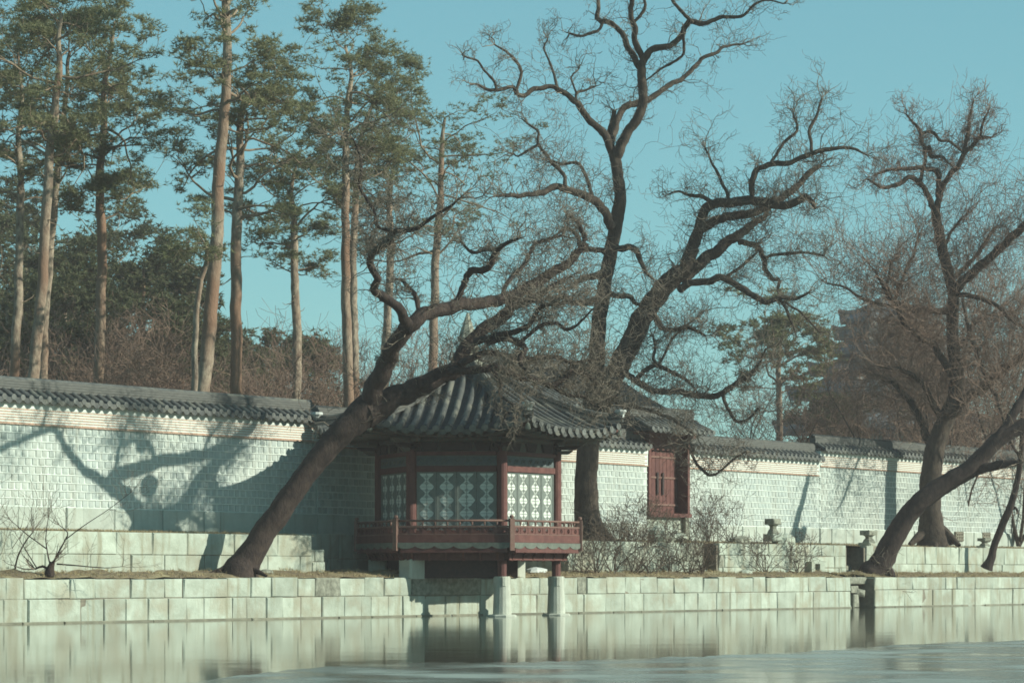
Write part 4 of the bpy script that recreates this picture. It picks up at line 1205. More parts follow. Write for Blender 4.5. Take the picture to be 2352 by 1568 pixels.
# ---- B: the tall twin-stemmed tree by the pavilion's right side
dB = 80.8
B_tr = px_path([(1362,1248,50),(1356,1225,41),(1349,1190,33),(1347,1150,30),(1348,1100,28),(1353,1030,27),(1360,960,27),(1367,880,24),(1372,800,20),(1378,720,18),(1388,650,17),(1399,590,17),(1409,540,17),(1418,490,17),(1425,450,15),(1418,400,14),(1412,365,14),(1409,340,14)], dB, 80.8)
B_l = [
 px_path([(1410,360,12),(1394,318,10),(1365,285,9),(1329,243,8),(1303,216,7),(1265,200,6),(1227,204,6),(1206,220,5.5),(1184,214,5),(1179,201,4.5),(1152,204,4.5),(1120,207,4),(1093,192,3)], 80.8, 79),
 px_path([(1186,212,4),(1190,193,4),(1195,157,4),(1168,124,3),(1136,102,2)], 79.4, 79.4),
 px_path([(1140,204,3.5),(1136,188,3.5),(1109,156,3),(1098,140,3),(1066,129,2)], 79.2, 79),
 px_path([(1281,203,4),(1265,150,3),(1249,108,2.5),(1258,90,2)], 80, 80.4),
 px_path([(1322,238,4),(1324,213,3.5),(1340,208,3),(1367,198,2)], 80.2, 80.6),
 px_path([(1324,213,3),(1313,178,2.5),(1330,158,1.8)], 80.3, 80.5),
 px_path([(1398,322,8),(1402,300,7),(1408,275,6.5),(1411,254,6)], 80.8, 80.8),
 px_path([(1404,325,9),(1411,300,8),(1418,270,8),(1442,243,8),(1480,232,8),(1512,214,7),(1539,193,6.5),(1572,177,6),(1613,136,5),(1648,120,4),(1662,107,3.5),(1707,100,2.5)], 81, 83),
 px_path([(1416,360,13),(1424,342,13),(1442,302,12),(1469,262,12),(1477,215,11.5),(1474,161,11),(1483,129,9),(1507,110,8.5),(1539,104,8),(1560,86,7.5),(1582,50,7),(1619,53,6),(1660,38,5),(1701,38,4),(1730,12,3),(1760,0,2.5),(1800,8,1.8)], 80.8, 79.5),
 px_path([(1592,52,5),(1569,29,4.5),(1551,9,4),(1540,-14,3)], 79.8, 79.6),
 px_path([(1474,165,9),(1464,145,8),(1442,102,7.5),(1431,81,7),(1405,52,6.5),(1378,46,6),(1374,20,5),(1376,-20,4)], 80.4, 81.4),
 px_path([(1385,50,4),(1372,70,4),(1335,81,3.5),(1308,76,2.5)], 81, 81),
 px_path([(1478,135,8),(1458,92,7.5),(1460,64,7),(1448,38,6.5),(1452,0,6),(1442,-40,5)], 80.4, 80),
 px_path([(1571,74,4),(1572,100,3.5),(1566,130,3.5),(1523,156,3),(1482,186,2)], 79.8, 80.4),
 px_path([(1456,50,4),(1480,20,4),(1478,-10,3)], 80.2, 80),
 px_path([(1404,520,12),(1392,492,11),(1365,462,10.5),(1335,447,10),(1286,428,9),(1249,440,7.5),(1211,448,6),(1168,448,5),(1140,450,3)], 80.4, 78),
 px_path([(1298,428,5),(1295,397,5),(1265,370,4.5),(1238,328,4),(1235,301,3.5),(1210,282,2.5)], 79, 79.4),
 px_path([(1365,462,5),(1352,420,4.5),(1330,376,4),(1294,376,3.5),(1268,368,2.5)], 80, 80.4),
 px_path([(1240,330,4),(1215,344,3.5),(1190,360,2.5),(1180,352,2)], 79.2, 79.2),
 px_path([(1394,580,8),(1370,573,7),(1345,572,7),(1332,550,6),(1322,536,5),(1300,524,4),(1278,540,3),(1262,552,2)], 80.4, 78.6),
 px_path([(1408,572,8),(1447,569,8),(1469,585,7),(1480,620,5),(1500,640,3)], 80.6, 79),
 px_path([(1386,675,8),(1356,693,7.5),(1324,698,7),(1292,677,6),(1262,690,4)], 80.4, 78.6),
 px_path([(1386,670,7),(1442,682,6.5),(1456,694,5),(1470,700,4)], 80.5, 80),
 px_path([(1390,626,8),(1362,632,8),(1332,642,7),(1310,660,5),(1280,668,3)], 80.4, 78.8),
 # the second, right-leaning stem
 px_path([(1366,990,24),(1385,930,24),(1405,880,25),(1430,825,26),(1452,780,26),(1472,738,26),(1492,705,25),(1530,652,24),(1572,615,20),(1595,560,15),(1607,516,13),(1619,478,12),(1640,466,12),(1677,466,12),(1718,457,11),(1759,466,10.5),(1806,469,10),(1836,460,9),(1853,449,8),(1868,464,6),(1872,480,4)], 80.8, 79),
 px_path([(1670,466,7),(1721,458,8),(1728,416,7.5),(1748,381,7),(1783,375,7),(1818,372,6.5),(1865,351,6),(1912,340,5),(1959,341,3.5),(1992,356,2)], 79.4, 78.6),
 px_path([(1770,376,4),(1800,328,4),(1830,299,3.5),(1822,260,2.5)], 79.2, 79.5),
 px_path([(1865,350,4),(1859,305,4),(1877,264,3.5),(1888,225,2.5)], 79, 79.3),
 px_path([(1640,464,5),(1613,451,5),(1595,452,4.5),(1560,440,3),(1535,446,2)], 79.6, 80),
 px_path([(1674,458,4.5),(1654,410,4),(1636,374,3),(1620,340,2)], 79.4, 80),
 px_path([(1582,600,14),(1595,546,12),(1630,516,11.5),(1665,498,11),(1718,492,10.5),(1759,475,10),(1806,451,9),(1836,422,8),(1865,393,7),(1884,379,5)], 80.2, 80.4),
 px_path([(1566,640,17),(1601,612,15),(1648,574,14),(1689,545,12),(1730,516,9),(1762,488,6)], 80.2, 81),
 px_path([(1560,664,11),(1583,650,9),(1624,645,8.5),(1654,636,9),(1701,659,8),(1736,680,7.5),(1759,692,7),(1794,683,6),(1835,683,4.5),(1856,672,3)], 80, 78.6),
 px_path([(1790,684,4),(1809,716,4),(1827,762,2.5)], 79, 79),
 px_path([(1800,690,3),(1850,726,3),(1880,760,2)], 79, 79),
 px_path([(1696,556,7),(1736,563,7),(1753,592,6.5),(1759,615,6),(1774,639,5.5),(1789,640,5),(1786,668,3.5)], 80.6, 79.6),
 px_path([(1753,598,4),(1783,584,4),(1853,580,3.5),(1894,587,2.5)], 80.4, 79.4),
 px_path([(1660,640,4),(1704,610,4),(1736,580,3),(1738,560,2)], 80, 80),
 px_path([(1430,850,8),(1470,880,8),(1496,896,8),(1555,898,8),(1604,907,7.5),(1656,907,7),(1676,888,6.5),(1707,868,6),(1740,840,4),(1760,800,2.5)], 80, 78.4),
 px_path([(1450,872,6),(1481,852,6),(1510,838,5.5),(1537,853,5),(1574,870,4),(1596,892,2)], 79.8, 79),
 px_path([(1510,838,4.5),(1500,823,4),(1505,800,3.5),(1500,770,2.5)], 79.6, 79.6),
 px_path([(1512,838,4),(1526,815,3.5),(1550,770,3),(1600,730,2)], 79.6, 79.4),
 px_path([(1660,905,5),(1668,930,4.5),(1690,965,4),(1720,960,3.5),(1742,935,2.5)], 78.8, 78.6),
 px_path([(1575,1010,3),(1610,1075,4),(1640,1090,3),(1690,1050,2.5),(1716,1035,2)], 79.6, 79.2),
 px_path([(1420,870,8),(1400,905,7),(1430,930,6),(1480,940,5),(1540,960,4),(1600,1000,3)], 79.6, 78.6),
 px_path([(1500,712,8),(1515,745,7),(1540,758,6),(1575,752,5),(1620,770,3)], 79.8, 79),
]
t_, pB, n_ = build_tree('tall_tree', 'tall bare old tree with twin trunks rising behind the pavilion', B_tr, B_l, M_bark2, M_twig, 33, 9.5, 1.0, 3.2, 2.8, wob=0.035,
    twk=dict(wts=[0.55] + [0.62]*15 + [1.3]*9 + [1.9] + [1.15]*11 + [2.4]*20, lws=[0.8] + [0.8]*15 + [1.0], kink=0.42, minr=0.0052)); NT_['B'] = n_
bo = np.array(B_tr[0][:3])
for x0, y0, x1, y1, r0 in ((1345,1215,1300,1240,16), (1370,1215,1412,1244,16), (1360,1220,1372,1250,18)):
    p = smooth_path(px_path([(x0,y0,r0),((x0+x1)/2,(y0+y1)/2-2,r0*0.7),(x1,y1,r0*0.35)], 80.8, 80.2), 0.1)
    put(limb_mesh(p, M_bark2, 'root', bo, 8)[0], 'root', t_)

# ---- D: broad old tree at the right with hazy twig masses
dD = 98.0
D_tr = px_path([(2148,1256,50),(2145,1238,40),(2140,1190,29),(2137,1130,27),(2145,1050,25),(2165,980,22),(2190,920,19),(2198,860,16),(2188,790,15),(2189,705,15),(2190,672,14),(2184,645,14),(2166,574,13),(2153,516,12),(2149,478,11)], dD, 98)
D_l = [
 px_path([(2149,484,9),(2164,434,7.5),(2181,404,7),(2205,375,6.5),(2214,352,6),(2240,328,5.5),(2252,317,5),(2277,316,3)], 98, 97),
 px_path([(2216,350,5),(2225,299,5),(2228,270,4),(2236,232,2.5)], 97.4, 97.8),
 px_path([(2250,318,3.5),(2258,280,3),(2270,258,2)], 97.4, 97),
 px_path([(2148,482,8),(2129,445,7),(2111,419,6.5),(2088,407,6),(2064,422,5.5),(2035,431,4.5),(2011,421,3.5),(1990,410,2)], 98, 96.6),
 px_path([(2155,452,7),(2158,404,7),(2146,390,6.5),(2117,384,6),(2076,387,5),(2041,390,4),(2008,402,2.5)], 98, 97),
 px_path([(2114,415,5),(2123,381,5),(2126,346,5),(2114,316,5),(2124,303,4.5),(2146,303,4.5),(2158,319,4),(2187,328,4),(2212,350,3)], 97.6, 98.4),
 px_path([(2118,320,5),(2111,300,4.5),(2098,282,3.5),(2082,262,2)], 98, 98.2),
 px_path([(2124,350,6),(2134,340,7),(2140,360,5),(2170,360,3.5),(2178,374,2)], 98, 97.6),
 px_path([(2190,668,13),(2204,655,12),(2246,615,11),(2287,580,10.5),(2334,535,10),(2372,500,9),(2430,450,7)], 98, 96),
 px_path([(2186,716,9),(2146,715,8),(2099,712,7.5),(2070,709,7),(2052,697,6),(2030,660,4),(2010,620,2.5)], 98, 96.5),
 px_path([(2196,872,11),(2163,824,9),(2142,790,8),(2109,772,7.5),(2080,745,7),(2060,706,6),(2040,660,4),(2046,600,2.5)], 97.6, 96),
 px_path([(2196,682,6),(2214,675,6),(2250,684,6),(2287,699,5.5),(2319,727,5),(2354,755,4),(2400,770,2)], 98, 96.5),
 px_path([(2212,684,4),(2228,766,4.5),(2249,825,5),(2273,884,5),(2289,910,4.5),(2300,946,4),(2308,975,3)], 97.2, 94),
 px_path([(2172,962,15),(2195,938,14),(2220,915,13),(2260,887,12),(2300,852,11.5),(2352,812,11),(2420,760,9)], 98, 96),
 px_path([(2190,640,6),(2230,600,5),(2260,560,5),(2290,520,3)], 98, 98.6),
 px_path([(2166,570,5),(2180,540,4),(2210,500,3)], 98, 98),
 px_path([(2170,980,9),(2145,930,8),(2120,880,7),(2075,850,6),(2020,840,4)], 98, 97),
 px_path([(2198,800,7),(2220,780,6),(2240,740,5),(2290,720,3)], 98, 99),
 px_path([(2150,1050,12),(2120,980,10),(2095,930,9),(2050,880,7),(2000,860,4)], 98, 99),
 px_path([(2060,705,4),(1990,690,4),(1940,660,3),(1900,650,2)], 96.6, 96),
 px_path([(2052,700,4),(2072,640,3.5),(2100,580,3),(2110,540,2)], 96.8, 97),
]
t_, pD, n_ = build_tree('spreading_tree', 'broad bare tree with a thick flared trunk and hazy brown twigs near the right edge', D_tr, D_l, M_bark2, M_twigred, 45, 12.0, 2.0, 3.4, 3.0, wob=0.035,
    twk=dict(wts=[0.6]+[1.2]*7+[1.35]*13, lws=[0.8]+[0.38]*7+[1.0], kink=0.30, minr=0.0062, up=0.10)); NT_['D'] = n_
bo = np.array(D_tr[0][:3])
for x0, y0, x1, y1, r0 in ((2135,1215,2090,1250,16), (2160,1215,2204,1252,16), (2148,1225,2150,1258,18)):
    p = smooth_path(px_path([(x0,y0,r0),((x0+x1)/2,(y0+y1)/2-2,r0*0.7),(x1,y1,r0*0.35)], 98, 97.3), 0.1)
    put(limb_mesh(p, M_bark2, 'root', bo, 8)[0], 'root', t_)

# ---- E: dark tree leaning right over the quay
E_tr = px_path([(1996,1350,42),(2008,1318,40),(2022,1298,31),(2040,1262,27),(2070,1208,25),(2102,1165,24),(2140,1132,24),(2190,1100,23),(2232,1074,22),(2265,1037,19),(2298,1006,19),(2352,976,17),(2420,948,15),(2500,900,12)], 91.4, 91)
E_l = [
 px_path([(2236,1080,15),(2270,1072,12),(2306,1064,11),(2340,1062,7)], 91.2, 90.4),
 px_path([(2292,1010,14),(2318,968,12),(2340,930,11),(2362,890,10),(2400,830,8)], 91, 91.6),
 px_path([(2028,1296,14),(2040,1308,11),(2052,1325,7)], 91.2, 90.9),
]
t_, pE, n_ = build_tree('leaning_tree', 'dark trunk leaning right from the terrace edge near the drain gap', E_tr, E_l, M_bark, M_twig, 57, 3.0, 1.0, 2.5, 2.0, wob=0.03,
    twk=dict(wts=[0.35, 0.2, 1.5, 0.0], kink=0.4, minr=0.006)); NT_['E'] = n_
# ---- F: slim curved tree at far right
F_tr = px_path([(2266,1304,16),(2274,1286,11),(2285,1250,9),(2299,1215,9.5),(2322,1160,9),(2336,1110,7.5),(2345,1060,6.5),(2349,990,5.5),(2347,900,4)], 97.8, 97.4)
F_l = [px_path([(2318,1172,4),(2332,1164,3.5),(2338,1176,3)], 97.8, 97.5), px_path([(2345,1055,4),(2320,1010,3),(2310,960,2)], 97.6, 97)]
t_, pF, n_ = build_tree('slim_tree', 'slim curved leaning trunk on the terrace at the far right', F_tr, F_l, M_bark, M_twig, 61, 2.5, 0.8, 2.0, 1.5, wob=0.02,
    twk=dict(wts=[0.5, 0.5, 1.0], minr=0.006)); NT_['F'] = n_

# ------------------------------------------------------------------ pines behind the wall
def needles(puffs, rad, rg, per, flat=0.45, ln=0.17, wd=0.016):
    n = len(puffs)*per
    c = np.repeat(puffs, per, 0); r = np.repeat(rad, per)
    # tufts inside the puff
    nt_ = max(1, per//9)
    off = rg.normal(0, 0.48, (len(puffs)*nt_, 3))*np.repeat(rad, nt_)[:, None]*np.array([1, 1, flat])
    tc = np.repeat(puffs, nt_, 0) + off
    k = per//nt_
    B = np.repeat(tc, k, 0)
    d = rg.normal(0, 1, (len(B), 3)); d[:, 2] = d[:, 2]*0.7 + 0.35
    d /= np.linalg.norm(d, axis=1, keepdims=True)
    L = ln*rg.uniform(0.6, 1.25, (len(B), 1))
    side = np.cross(d, rg.normal(0, 1, (len(B), 3))); side /= np.linalg.norm(side, axis=1, keepdims=True)
    w = side*wd*rg.uniform(0.7, 1.3, (len(B), 1))
    V = np.stack([B-w, B+w, B+d*L], 1).reshape(-1, 3)
    return V
def pine(label, trunk, crown_top, crown_bot, seed, reach=2.6, nb=34, per=90, needle=None, bark=None, name='pine_tree', group='pines behind the wall', lean=(0, 0), pufr=0.40, dead=7, flat=0.36, wd=0.0135, ln=0.165, profile=None, wob=0.03, extra_limbs=()):
    rg = np.random.default_rng(seed)
    if name == 'pine_tree': nb = int(nb*(0.68 if seed < 104 else 0.56))
    tp = smooth_path(trunk, 0.25, wob, seed)
    base = tp[0, :3].copy()
    t = thing(name, tuple(float(v) for v in base), 0, label, 'pine', group)
    put(limb_mesh(tp, bark or M_pinebark, 'trunk', base, 12, 0.05, seed)[0], 'trunk', t)
    zs = tp[:, 2]
    z1, z0 = crown_top, crown_bot
    P0, D0, L0, R0 = [], [], [], []
    for i in range(nb + dead):
        dd = i >= nb
        f = (i+0.5)/nb if not dd else rg.uniform(-0.6, 0.1)
        z = z0 + (z1-z0)*f
        k = int(np.argmin(np.abs(zs-z)))
        a = i*2.4 + rg.uniform(-0.5, 0.5)
        prof = (0.55 + 0.75*math.sin(math.pi*min(1, max(0, 0.15+f*0.75)))) if profile is None else profile(f)
        L = reach*0.88*prof*rg.uniform(0.55, 1.2)*(1 if not dd else 0.5)
        P0.append(tp[k, :3]); D0.append((math.cos(a)+lean[0], math.sin(a)+lean[1], rg.uniform(0.05, 0.55)+0.6*max(0, f-0.7)))
        L0.append(L); R0.append(min(tp[k, 3]*0.42, 0.012+0.022*L)*rg.uniform(0.7, 1.1))
    P0, D0, L0, R0 = map(np.array, (P0, D0, L0, R0))
    P, R = grow(P0, D0, L0, R0, 9, 0.26, 0.03, rg)
    parts = [tubes(P, R, 6)]
    live = P[:nb]; liveR = R[:nb]
    n = nb*4; p, d, L, r = children(live, liveR, n, rg, 0.42, 0.9, 0.30)
    P2, R2 = grow(p, d*[1, 1, 0.6], L, r, 6, 0.30, 0.08, rg)
    parts.append(tubes(P2, np.maximum(R2, 0.008), 4))
    n3 = n*2; p, d, L, r = children(P2, R2, n3, rg, 0.6, 0.8, 0.3)
    P3, R3 = grow(p, d*[1, 1, 0.6], L, r, 4, 0.3, 0.12, rg)
    parts.append(tubes(P3, np.maximum(R3, 0.006), 3))
    V, Q = merge(parts)
    tag(put(np_mesh('branches', V-base, Q, M_pinebranch, True), 'branches', t), kind='stuff')
    pu = np.vstack([P3[::2, -1], P2[:, -1], live[:, -1], tp[-1:, :3]])
    pu = pu + np.array([0, 0, 0.08]) + rg.normal(0, 0.05, pu.shape)
    rad = pufr*rg.uniform(0.6, 1.3, len(pu))
    V = needles(pu, rad, rg, per, flat, ln, wd)
    tag(put(np_mesh('needles', V-base, np.arange(len(V)).reshape(-1, 3), needle or M_needle), 'needles', t), kind='stuff')
    return len(V)//3
def zy(y, d): return EYE + (HY-y)/F0*d
pines = [
 # label, trunk pts, depth, crown top y, crown bottom y, reach, branches
 ('slim straight pine at the far left edge behind the wall', [(30,1000,12),(32,867,11.5),(40,700,11),(44,586,10),(47,410,8.5),(41,328,7),(50,230,5),(40,120,3)], 84, 90, 470, 2.4, 34, (-0.2, 0)),
 ('pale pine leaning right, second from the left edge', [(70,1000,15),(76,873,14),(97,633,13),(111,410,11.5),(126,252,10),(138,158,8),(134,90,6),(141,30,4)], 80, 5, 380, 2.5, 36, (0, 0)),
 ('darker pine standing just behind the pale leaning one', [(95,1000,12),(97,873,11),(111,633,10.5),(126,469,9.5),(138,352,8.5),(150,230,6),(160,120,4)], 88, 60, 430, 2.3, 26, (0, 0)),
 ('reddish straight pine between the left group and the tall pine', [(222,1000,14),(226,879,13),(234,633,12),(231,439,10.5),(237,264,8),(240,188,6.5),(258,88,4),(262,50,2.5)], 86, 50, 520, 2.5, 40, (0.15, 0)),
 ('tallest thick pine whose top leaves the picture', [(458,1010,20),(463,902,18),(481,732,17),(495,557,15.5),(501,410,15),(513,293,13),(519,147,11.5),(519,0,10),(519,-70,8),(522,-160,5)], 80, -170, 300, 2.5, 34, (0.1, 0)),
 ('pine right of the tallest one with a forked dark stem', [(546,1010,15),(545,908,14.5),(542,703,14),(542,527,13),(551,410,11),(551,322,9),(560,240,8),(585,215,6),(640,190,4)], 83, 170, 520, 2.9, 44, (0.3, 0)),
 ('short wavy pine midway between the tall pine and the leaning tree', [(676,1010,12),(680,914,11.5),(683,791,11),(677,645,10),(674,527,8.5),(668,440,6),(680,380,3.5)], 92, 370, 640, 2.2, 34, (0, 0)),
 ('slender pine left of the leaning tree fork', [(806,1010,14),(800,914,13),(794,674,11.5),(794,469,10),(794,352,8.5),(800,235,6.5),(806,160,4.5),(792,104,3)], 90, 95, 400, 2.6, 40, (0.15, 0)),
 ('thin pine close beside the slender one', [(815,1000,10),(814,850,10),(812,700,9.5),(812,560,9),(820,400,8),(826,320,6),(860,230,4),(900,190,3)], 93, 180, 420, 2.4, 32, (0.4, 0)),
 ('pine behind the upper fork of the leaning tree', [(878,1010,11),(882,870,10.5),(888,740,10),(895,640,9.5),(898,540,8.5),(896,440,6.5),(905,370,4)], 100, 340, 560, 2.0, 22, (0, 0)),
 ('pine just left of the pavilion finial with thin upper foliage', [(990,1000,12),(993,850,11.5),(997,700,10.5),(1003,560,9.5),(1012,430,7.5),(1015,330,5.5),(1022,270,3)], 98, 265, 600, 2.9, 34, (0.1, 0)),
]
npn = 0
for i, (lab, pts_, d_, yt, yb, rc, nb_, ln_) in enumerate(pines):
    npn += pine(lab, px_path(pts_, d_), zy(yt, d_), zy(yb, d_), 100+i, rc*(0.85 if i in (3, 4) else 1.0), nb_, per=(153 if i < 9 else 90), lean=ln_)
npn += pine('thin crooked pine hugging the left side of the tallest pine', px_path([(446,1000,8),(448,880,8),(451,703,7.5),(460,640,7),(475,600,6),(470,560,4)], 78), zy(520, 78), zy(640, 78), 130, 1.5, 12, per=60, lean=(-0.8, 0))
# dense evergreens beyond, at the left
npn_d = 0
dense = [(-30,560,118,4.2),(60,500,124,4.4),(150,600,112,3.6),(235,520,128,4.2),(330,610,116,3.6),(405,590,122,3.2),(560,905,116,2.2),(20,700,104,2.6),(190,720,104,2.8),(420,735,106,2.4),(525,800,122,2.6),(640,795,128,2.6),(725,835,120,2.2)]
labs = ['dense dark evergreen filling the left edge behind the pines', 'dense evergreen behind the pale leaning pine', 'bushy evergreen between the left pines', 'broad dark evergreen behind the reddish pine', 'rounded evergreen right of the reddish pine', 'dark evergreen just left of the tallest pine', 'low evergreen showing at the foot of the tallest pines', 'low dark evergreen at the far left above the wall', 'low evergreen behind the foot of the reddish pine', 'low evergreen left of the thin crooked pine', 'low evergreen between the tallest pine and the wavy pine', 'low evergreen far behind the wavy pine', 'small evergreen right of the wavy pine']
for i, ((x, y, d_, rc), lab) in enumerate(zip(dense, labs)):
    zt_ = zy(y, d_)
    tr = [(*W(x, 1330, d_)[:2], 2.5, 0.24), (*W(x+4, 1100, d_), 0.2), (*W(x-3, (y+1000)/2, d_), 0.15), (*W(x, y, d_), 0.05)]
    npn_d += pine(lab, tr, zt_, 2.5+(zt_-2.5)*(0.30 if i < 6 else 0.15), 200+i, rc, 36, per=99, needle=M_needledk, name='evergreen_tree', group='dense evergreens beyond the pines', pufr=0.62, dead=3, flat=0.55, wd=0.034, ln=0.26,
                  profile=lambda f: 0.45+0.75*math.sin(math.pi*min(1, max(0, 0.25+0.65*f))))
npn_d += pine('olive pine crown beyond the wall left of the dark pagoda', [(*W(1790, 1330, 125)[:2], 2.4, 0.2), (*W(1792, 1000, 125), 0.16), (*W(1788, 860, 125), 0.12), (*W(1795, 775, 125), 0.04)], zy(765, 125), zy(905, 125), 231, 2.5, 22, per=90, needle=M_needle, name='evergreen_tree', pufr=0.5, wd=0.03, ln=0.24, group=None)
for i, (x, y, d_, rc) in enumerate(((1990, 890, 240, 3.6), (2110, 850, 150, 3.2), (1905, 960, 130, 1.8))):
    npn_d += pine(['dark evergreen beyond the pagoda foot', 'dark evergreen behind the spreading tree trunk', 'small dark evergreen left of the pagoda foot'][i],
        [(*W(x, 1330, d_)[:2], 2.4, 0.2), (*W(x, 1050, d_), 0.16), (*W(x+3, y, d_), 0.05)], zy(y, d_), zy(1040, d_), 240+i, rc, 22, per=81, needle=M_needledk, name='evergreen_tree', pufr=0.6, wd=0.036, ln=0.28, group='evergreens around the pagoda')
NT_['pines'] = npn; NT_['dense'] = npn_d

# ------------------------------------------------------------------ bare thicket trees behind the wall, shrubs on the terraces
def bare(name, label, base, H, spread, seed, nst, dens, l1, n2, n3, m, bark, cat, group=None, r0=0.05, kink=0.25, minr=0.007, up=0.10, K=8, el=(0.8, 1.6)):
    rg = np.random.default_rng(seed)
    t = thing(name, tuple(float(v) for v in base), 0, label, cat, group)
    a = rg.uniform(0, 6.28, nst); e = rg.uniform(el[0], el[1], nst)
    D = np.stack([np.cos(a)*np.cos(e)*spread, np.sin(a)*np.cos(e)*spread, np.sin(e)], 1)
    P0 = np.repeat(np.array(base)[None], nst, 0) + rg.normal(0, 0.06, (nst, 3))*[1, 1, 0]
    P, R = grow(P0, D, H*rg.uniform(0.65, 1.1, nst), r0*rg.uniform(0.5, 1.0, nst), K, kink*0.5, 0.05, rg)
    V, Q = tubes(P, R, 6)
    tag(put(np_mesh('stems', V-np.array(base), Q, bark, True), 'stems', t), kind='stuff')
    paths = [np.concatenate([P[i], R[i][:, None]], 1) for i in range(nst)]
    V, Q = merge(twigs_on(paths, rg, dens, l1, n2, n3, minr=minr, kink=kink, up=up, K=(6, 5, 4)))
    tag(put(np_mesh('twigs', V-np.array(base), Q, m), 'twigs', t), kind='stuff')
    return len(Q)
nbq = 0
thk = [(120,92,9.0),(185,86,8.5),(262,96,9.6),(330,88,8.2),(392,98,9.2),(428,84,7.2),(510,96,8.0),(600,90,7.0),(640,100,8.4),(735,92,7.4),(770,102,9.0),(850,96,8.0),(930,94,7.6),(960,104,9.0),(1040,100,8.0),(60,98,8.4),(300,104,9.4),(590,108,9.0),(700,110,8.6)]
for i, (x, d_, h) in enumerate(thk):
    b_ = W(x, HY, d_); b_[2] = 2.3
    nbq += bare('bare_tree', 'bare brown thicket tree behind the wall, %s' % ['left of the pale leaning pine','between the leaning pine and the reddish pine','just right of the reddish pine','midway from reddish to tallest pine','left of the crooked thin pine','at the foot of the tallest pine','right beneath the tallest pine','right of the forked pine','left of the wavy pine','right of the wavy pine','left of the slender pine','left of the leaning tree fork','between the two forks of the leaning tree','above the left eave of the pavilion','behind the pavilion finial','at the far left edge','far back behind the reddish pine','far back behind the forked pine','far back behind the wavy pine'][i],
        b_, h*(0.72 if i not in (13, 14) else 0.8), 0.9, 300+i, 7, 4.0 if i < 6 or i in (15, 16) else 3.0, 1.5, 3.2, 2.8, M_twigred, M_twigred, 'bare tree', 'brown thicket trees behind the wall', r0=0.055, minr=0.0075 if i < 6 or i > 14 else 0.007)
for i, (x, d_, h, lab) in enumerate(((2016, 112, 6.5, 'bare brown tree left of the spreading tree behind the wall'), (2085, 108, 8.5, 'bare brown tree in front of the pagoda'), (2260, 112, 12.5, 'bare tree with hazy twigs right of the spreading tree'), (2340, 106, 11.5, 'bare tree at the right edge behind the wall'), (1900, 118, 5.5, 'low bare tree left of the pagoda'), (1700, 112, 7.0, 'thin bare tree above the wall right of the gate'), (2170, 118, 12.0, 'bare tree straight behind the spreading tree'), (2200, 104, 8.0, 'low bare tree above the wall right of the thick trunk'), (2225, 125, 13.5, 'tall hazy bare tree far behind the spreading tree'), (2305, 120, 13.0, 'tall hazy bare tree near the right edge'))):
    b_ = W(x, HY, d_); b_[2] = 2.3
    nbq += bare('bare_tree', lab, b_, h, 0.9, 340+i, 6, 4.0, 1.9, 3.0, 2.8, M_twigred, M_bark2, 'bare tree', 'bare trees beyond the right wall', r0=0.09, minr=0.0075)
sh = [(1337, 1.35, 1.3), (1368, 1.0, 1.6), (1410, 1.2, 1.5), (1452, 1.3, 1.7), (1490, 1.0, 1.4), (1536, 1.3, 1.5), (1578, 1.1, 1.3), (1612, 0.9, 1.5), (1760, 1.2, 1.2), (1830, 1.3, 0.9)]
lb = ['at the right foot of the pavilion', 'second from the pavilion', 'third from the pavilion', 'widest of the shrub row', 'right of the widest shrub', 'below the gate', 'below the right edge of the gate', 'last of the row before the stair', 'low on the terrace under the tall pedestal', 'smallest, right of the tall pedestal']
for i, ((x, p_, h), l_) in enumerate(zip(sh, lb)):
    s_ = s_at(x, p_)
    nbq += bare('bare_shrub', 'leafless brown shrub on the lower terrace, ' + l_, Fr(s_, p_, 1.12), h, 1.0, 400+i, 9, 4.2, 0.55, 1.9, 1.2, M_shrub, M_shrub, 'shrub', 'leafless shrubs along the quay', r0=0.022, kink=0.30, minr=0.0062, el=(0.35, 1.4))
for i, (x, p_, h, l_) in enumerate(((1420, 2.6, 1.2, 'against the wall left of the gate'), (1470, 3.0, 1.0, 'just left of the gate'), (1630, 2.8, 1.5, 'right of the gate'), (1680, 3.2, 1.3, 'halfway from the gate to the tall pedestal'))):
    nbq += bare('bare_shrub', 'leafless shrub on the upper terrace ' + l_, Fr(s_at(x, p_), p_, 2.15), h, 0.9, 420+i, 8, 4.0, 0.5, 1.7, 1.2, M_shrub, M_shrub, 'shrub', 'leafless shrubs on the upper terrace', r0=0.016, kink=0.3, minr=0.0055, el=(0.6, 1.5))
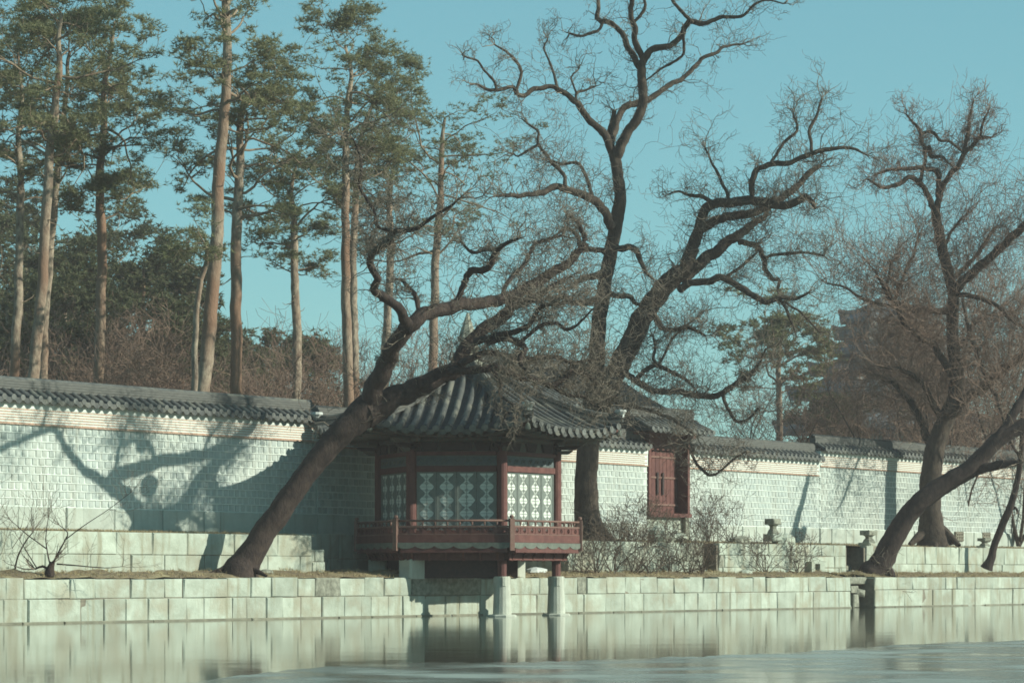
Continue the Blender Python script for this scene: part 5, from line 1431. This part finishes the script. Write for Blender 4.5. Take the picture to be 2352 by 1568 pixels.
# old stump with whippy stems at the left
bS = px_path([(112,1322,16),(115,1306,13),(120,1290,8)], 60.0)
S_l = [px_path([(112,1308,7),(98,1300,6),(80,1306,4)], 60), px_path([(118,1302,5),(130,1275,4),(150,1238,3),(155,1222,2.4),(136,1205,1.6)], 60, 59.6), px_path([(116,1302,4),(108,1266,3),(105,1232,2.4),(110,1190,1.4)], 60, 60.2),
       px_path([(150,1238,2.6),(190,1208,2),(250,1168,1.5),(300,1130,1.1)], 59.7, 59.4), px_path([(130,1294,4),(180,1298,3),(240,1303,2),(280,1300,1.2)], 60, 59.8), px_path([(85,1305,3),(62,1268,2),(44,1238,1.4)], 60, 60), px_path([(108,1260,3),(60,1225,2),(20,1190,1.4)], 60, 60),
       px_path([(30,1330,5),(40,1280,4),(60,1240,3),(75,1222,2.5)], 60.2, 60.2)]
bS = [(a[0], a[1], a[2], a[3]*0.8) for a in bS]; S_l = [[(a[0], a[1], a[2], a[3]*0.55) for a in l_] for l_ in S_l]
t_, pS, n_ = build_tree('stump_shrub', 'gnarled low stump with whippy bare stems at the left on the quay top', bS, S_l, M_bark, M_twig, 77, 5.0, 0.65, 1.6, 0.6, cat='shrub', wob=0.01, sides=8,
    twk=dict(kink=0.16, minr=0.003, up=0.10)); NT_['S'] = n_
b_ = W(-12, 1300, 61); b_[2] = 1.15
nbq += bare('bare_shrub', 'whippy bare shrub entering from the left edge', b_, 1.9, 1.0, 431, 7, 2.4, 0.7, 1.4, 0.5, M_twig, M_twig, 'shrub', None, r0=0.018, kink=0.16, minr=0.004, el=(0.4, 1.3))
NT_['bare'] = nbq
print('quads/tris', NT_)

# ------------------------------------------------------------------ thin warm haze, added to lift the dark tones
hz = MB().box(-330, 210, -45, 430, -1.6, 28).build('haze', MATS['granite_quay'])
hm = bpy.data.materials.new('air'); hm.use_nodes = True
hn = hm.node_tree
for n in list(hn.nodes):
    if n.type == 'BSDF_PRINCIPLED': hn.nodes.remove(n)
pv_ = hn.nodes.new('ShaderNodeVolumePrincipled')
pv_.inputs['Color'].default_value = (1.0, 0.87, 0.87, 1)
pv_.inputs['Density'].default_value = 0.00062
hn.links.new(pv_.outputs[0], hn.nodes['Material Output'].inputs['Volume'])
hz.data.materials[0] = hm
tag(hz, 'thin pale haze added over the pond and the palace grounds to lift dark tones', kind='stuff')
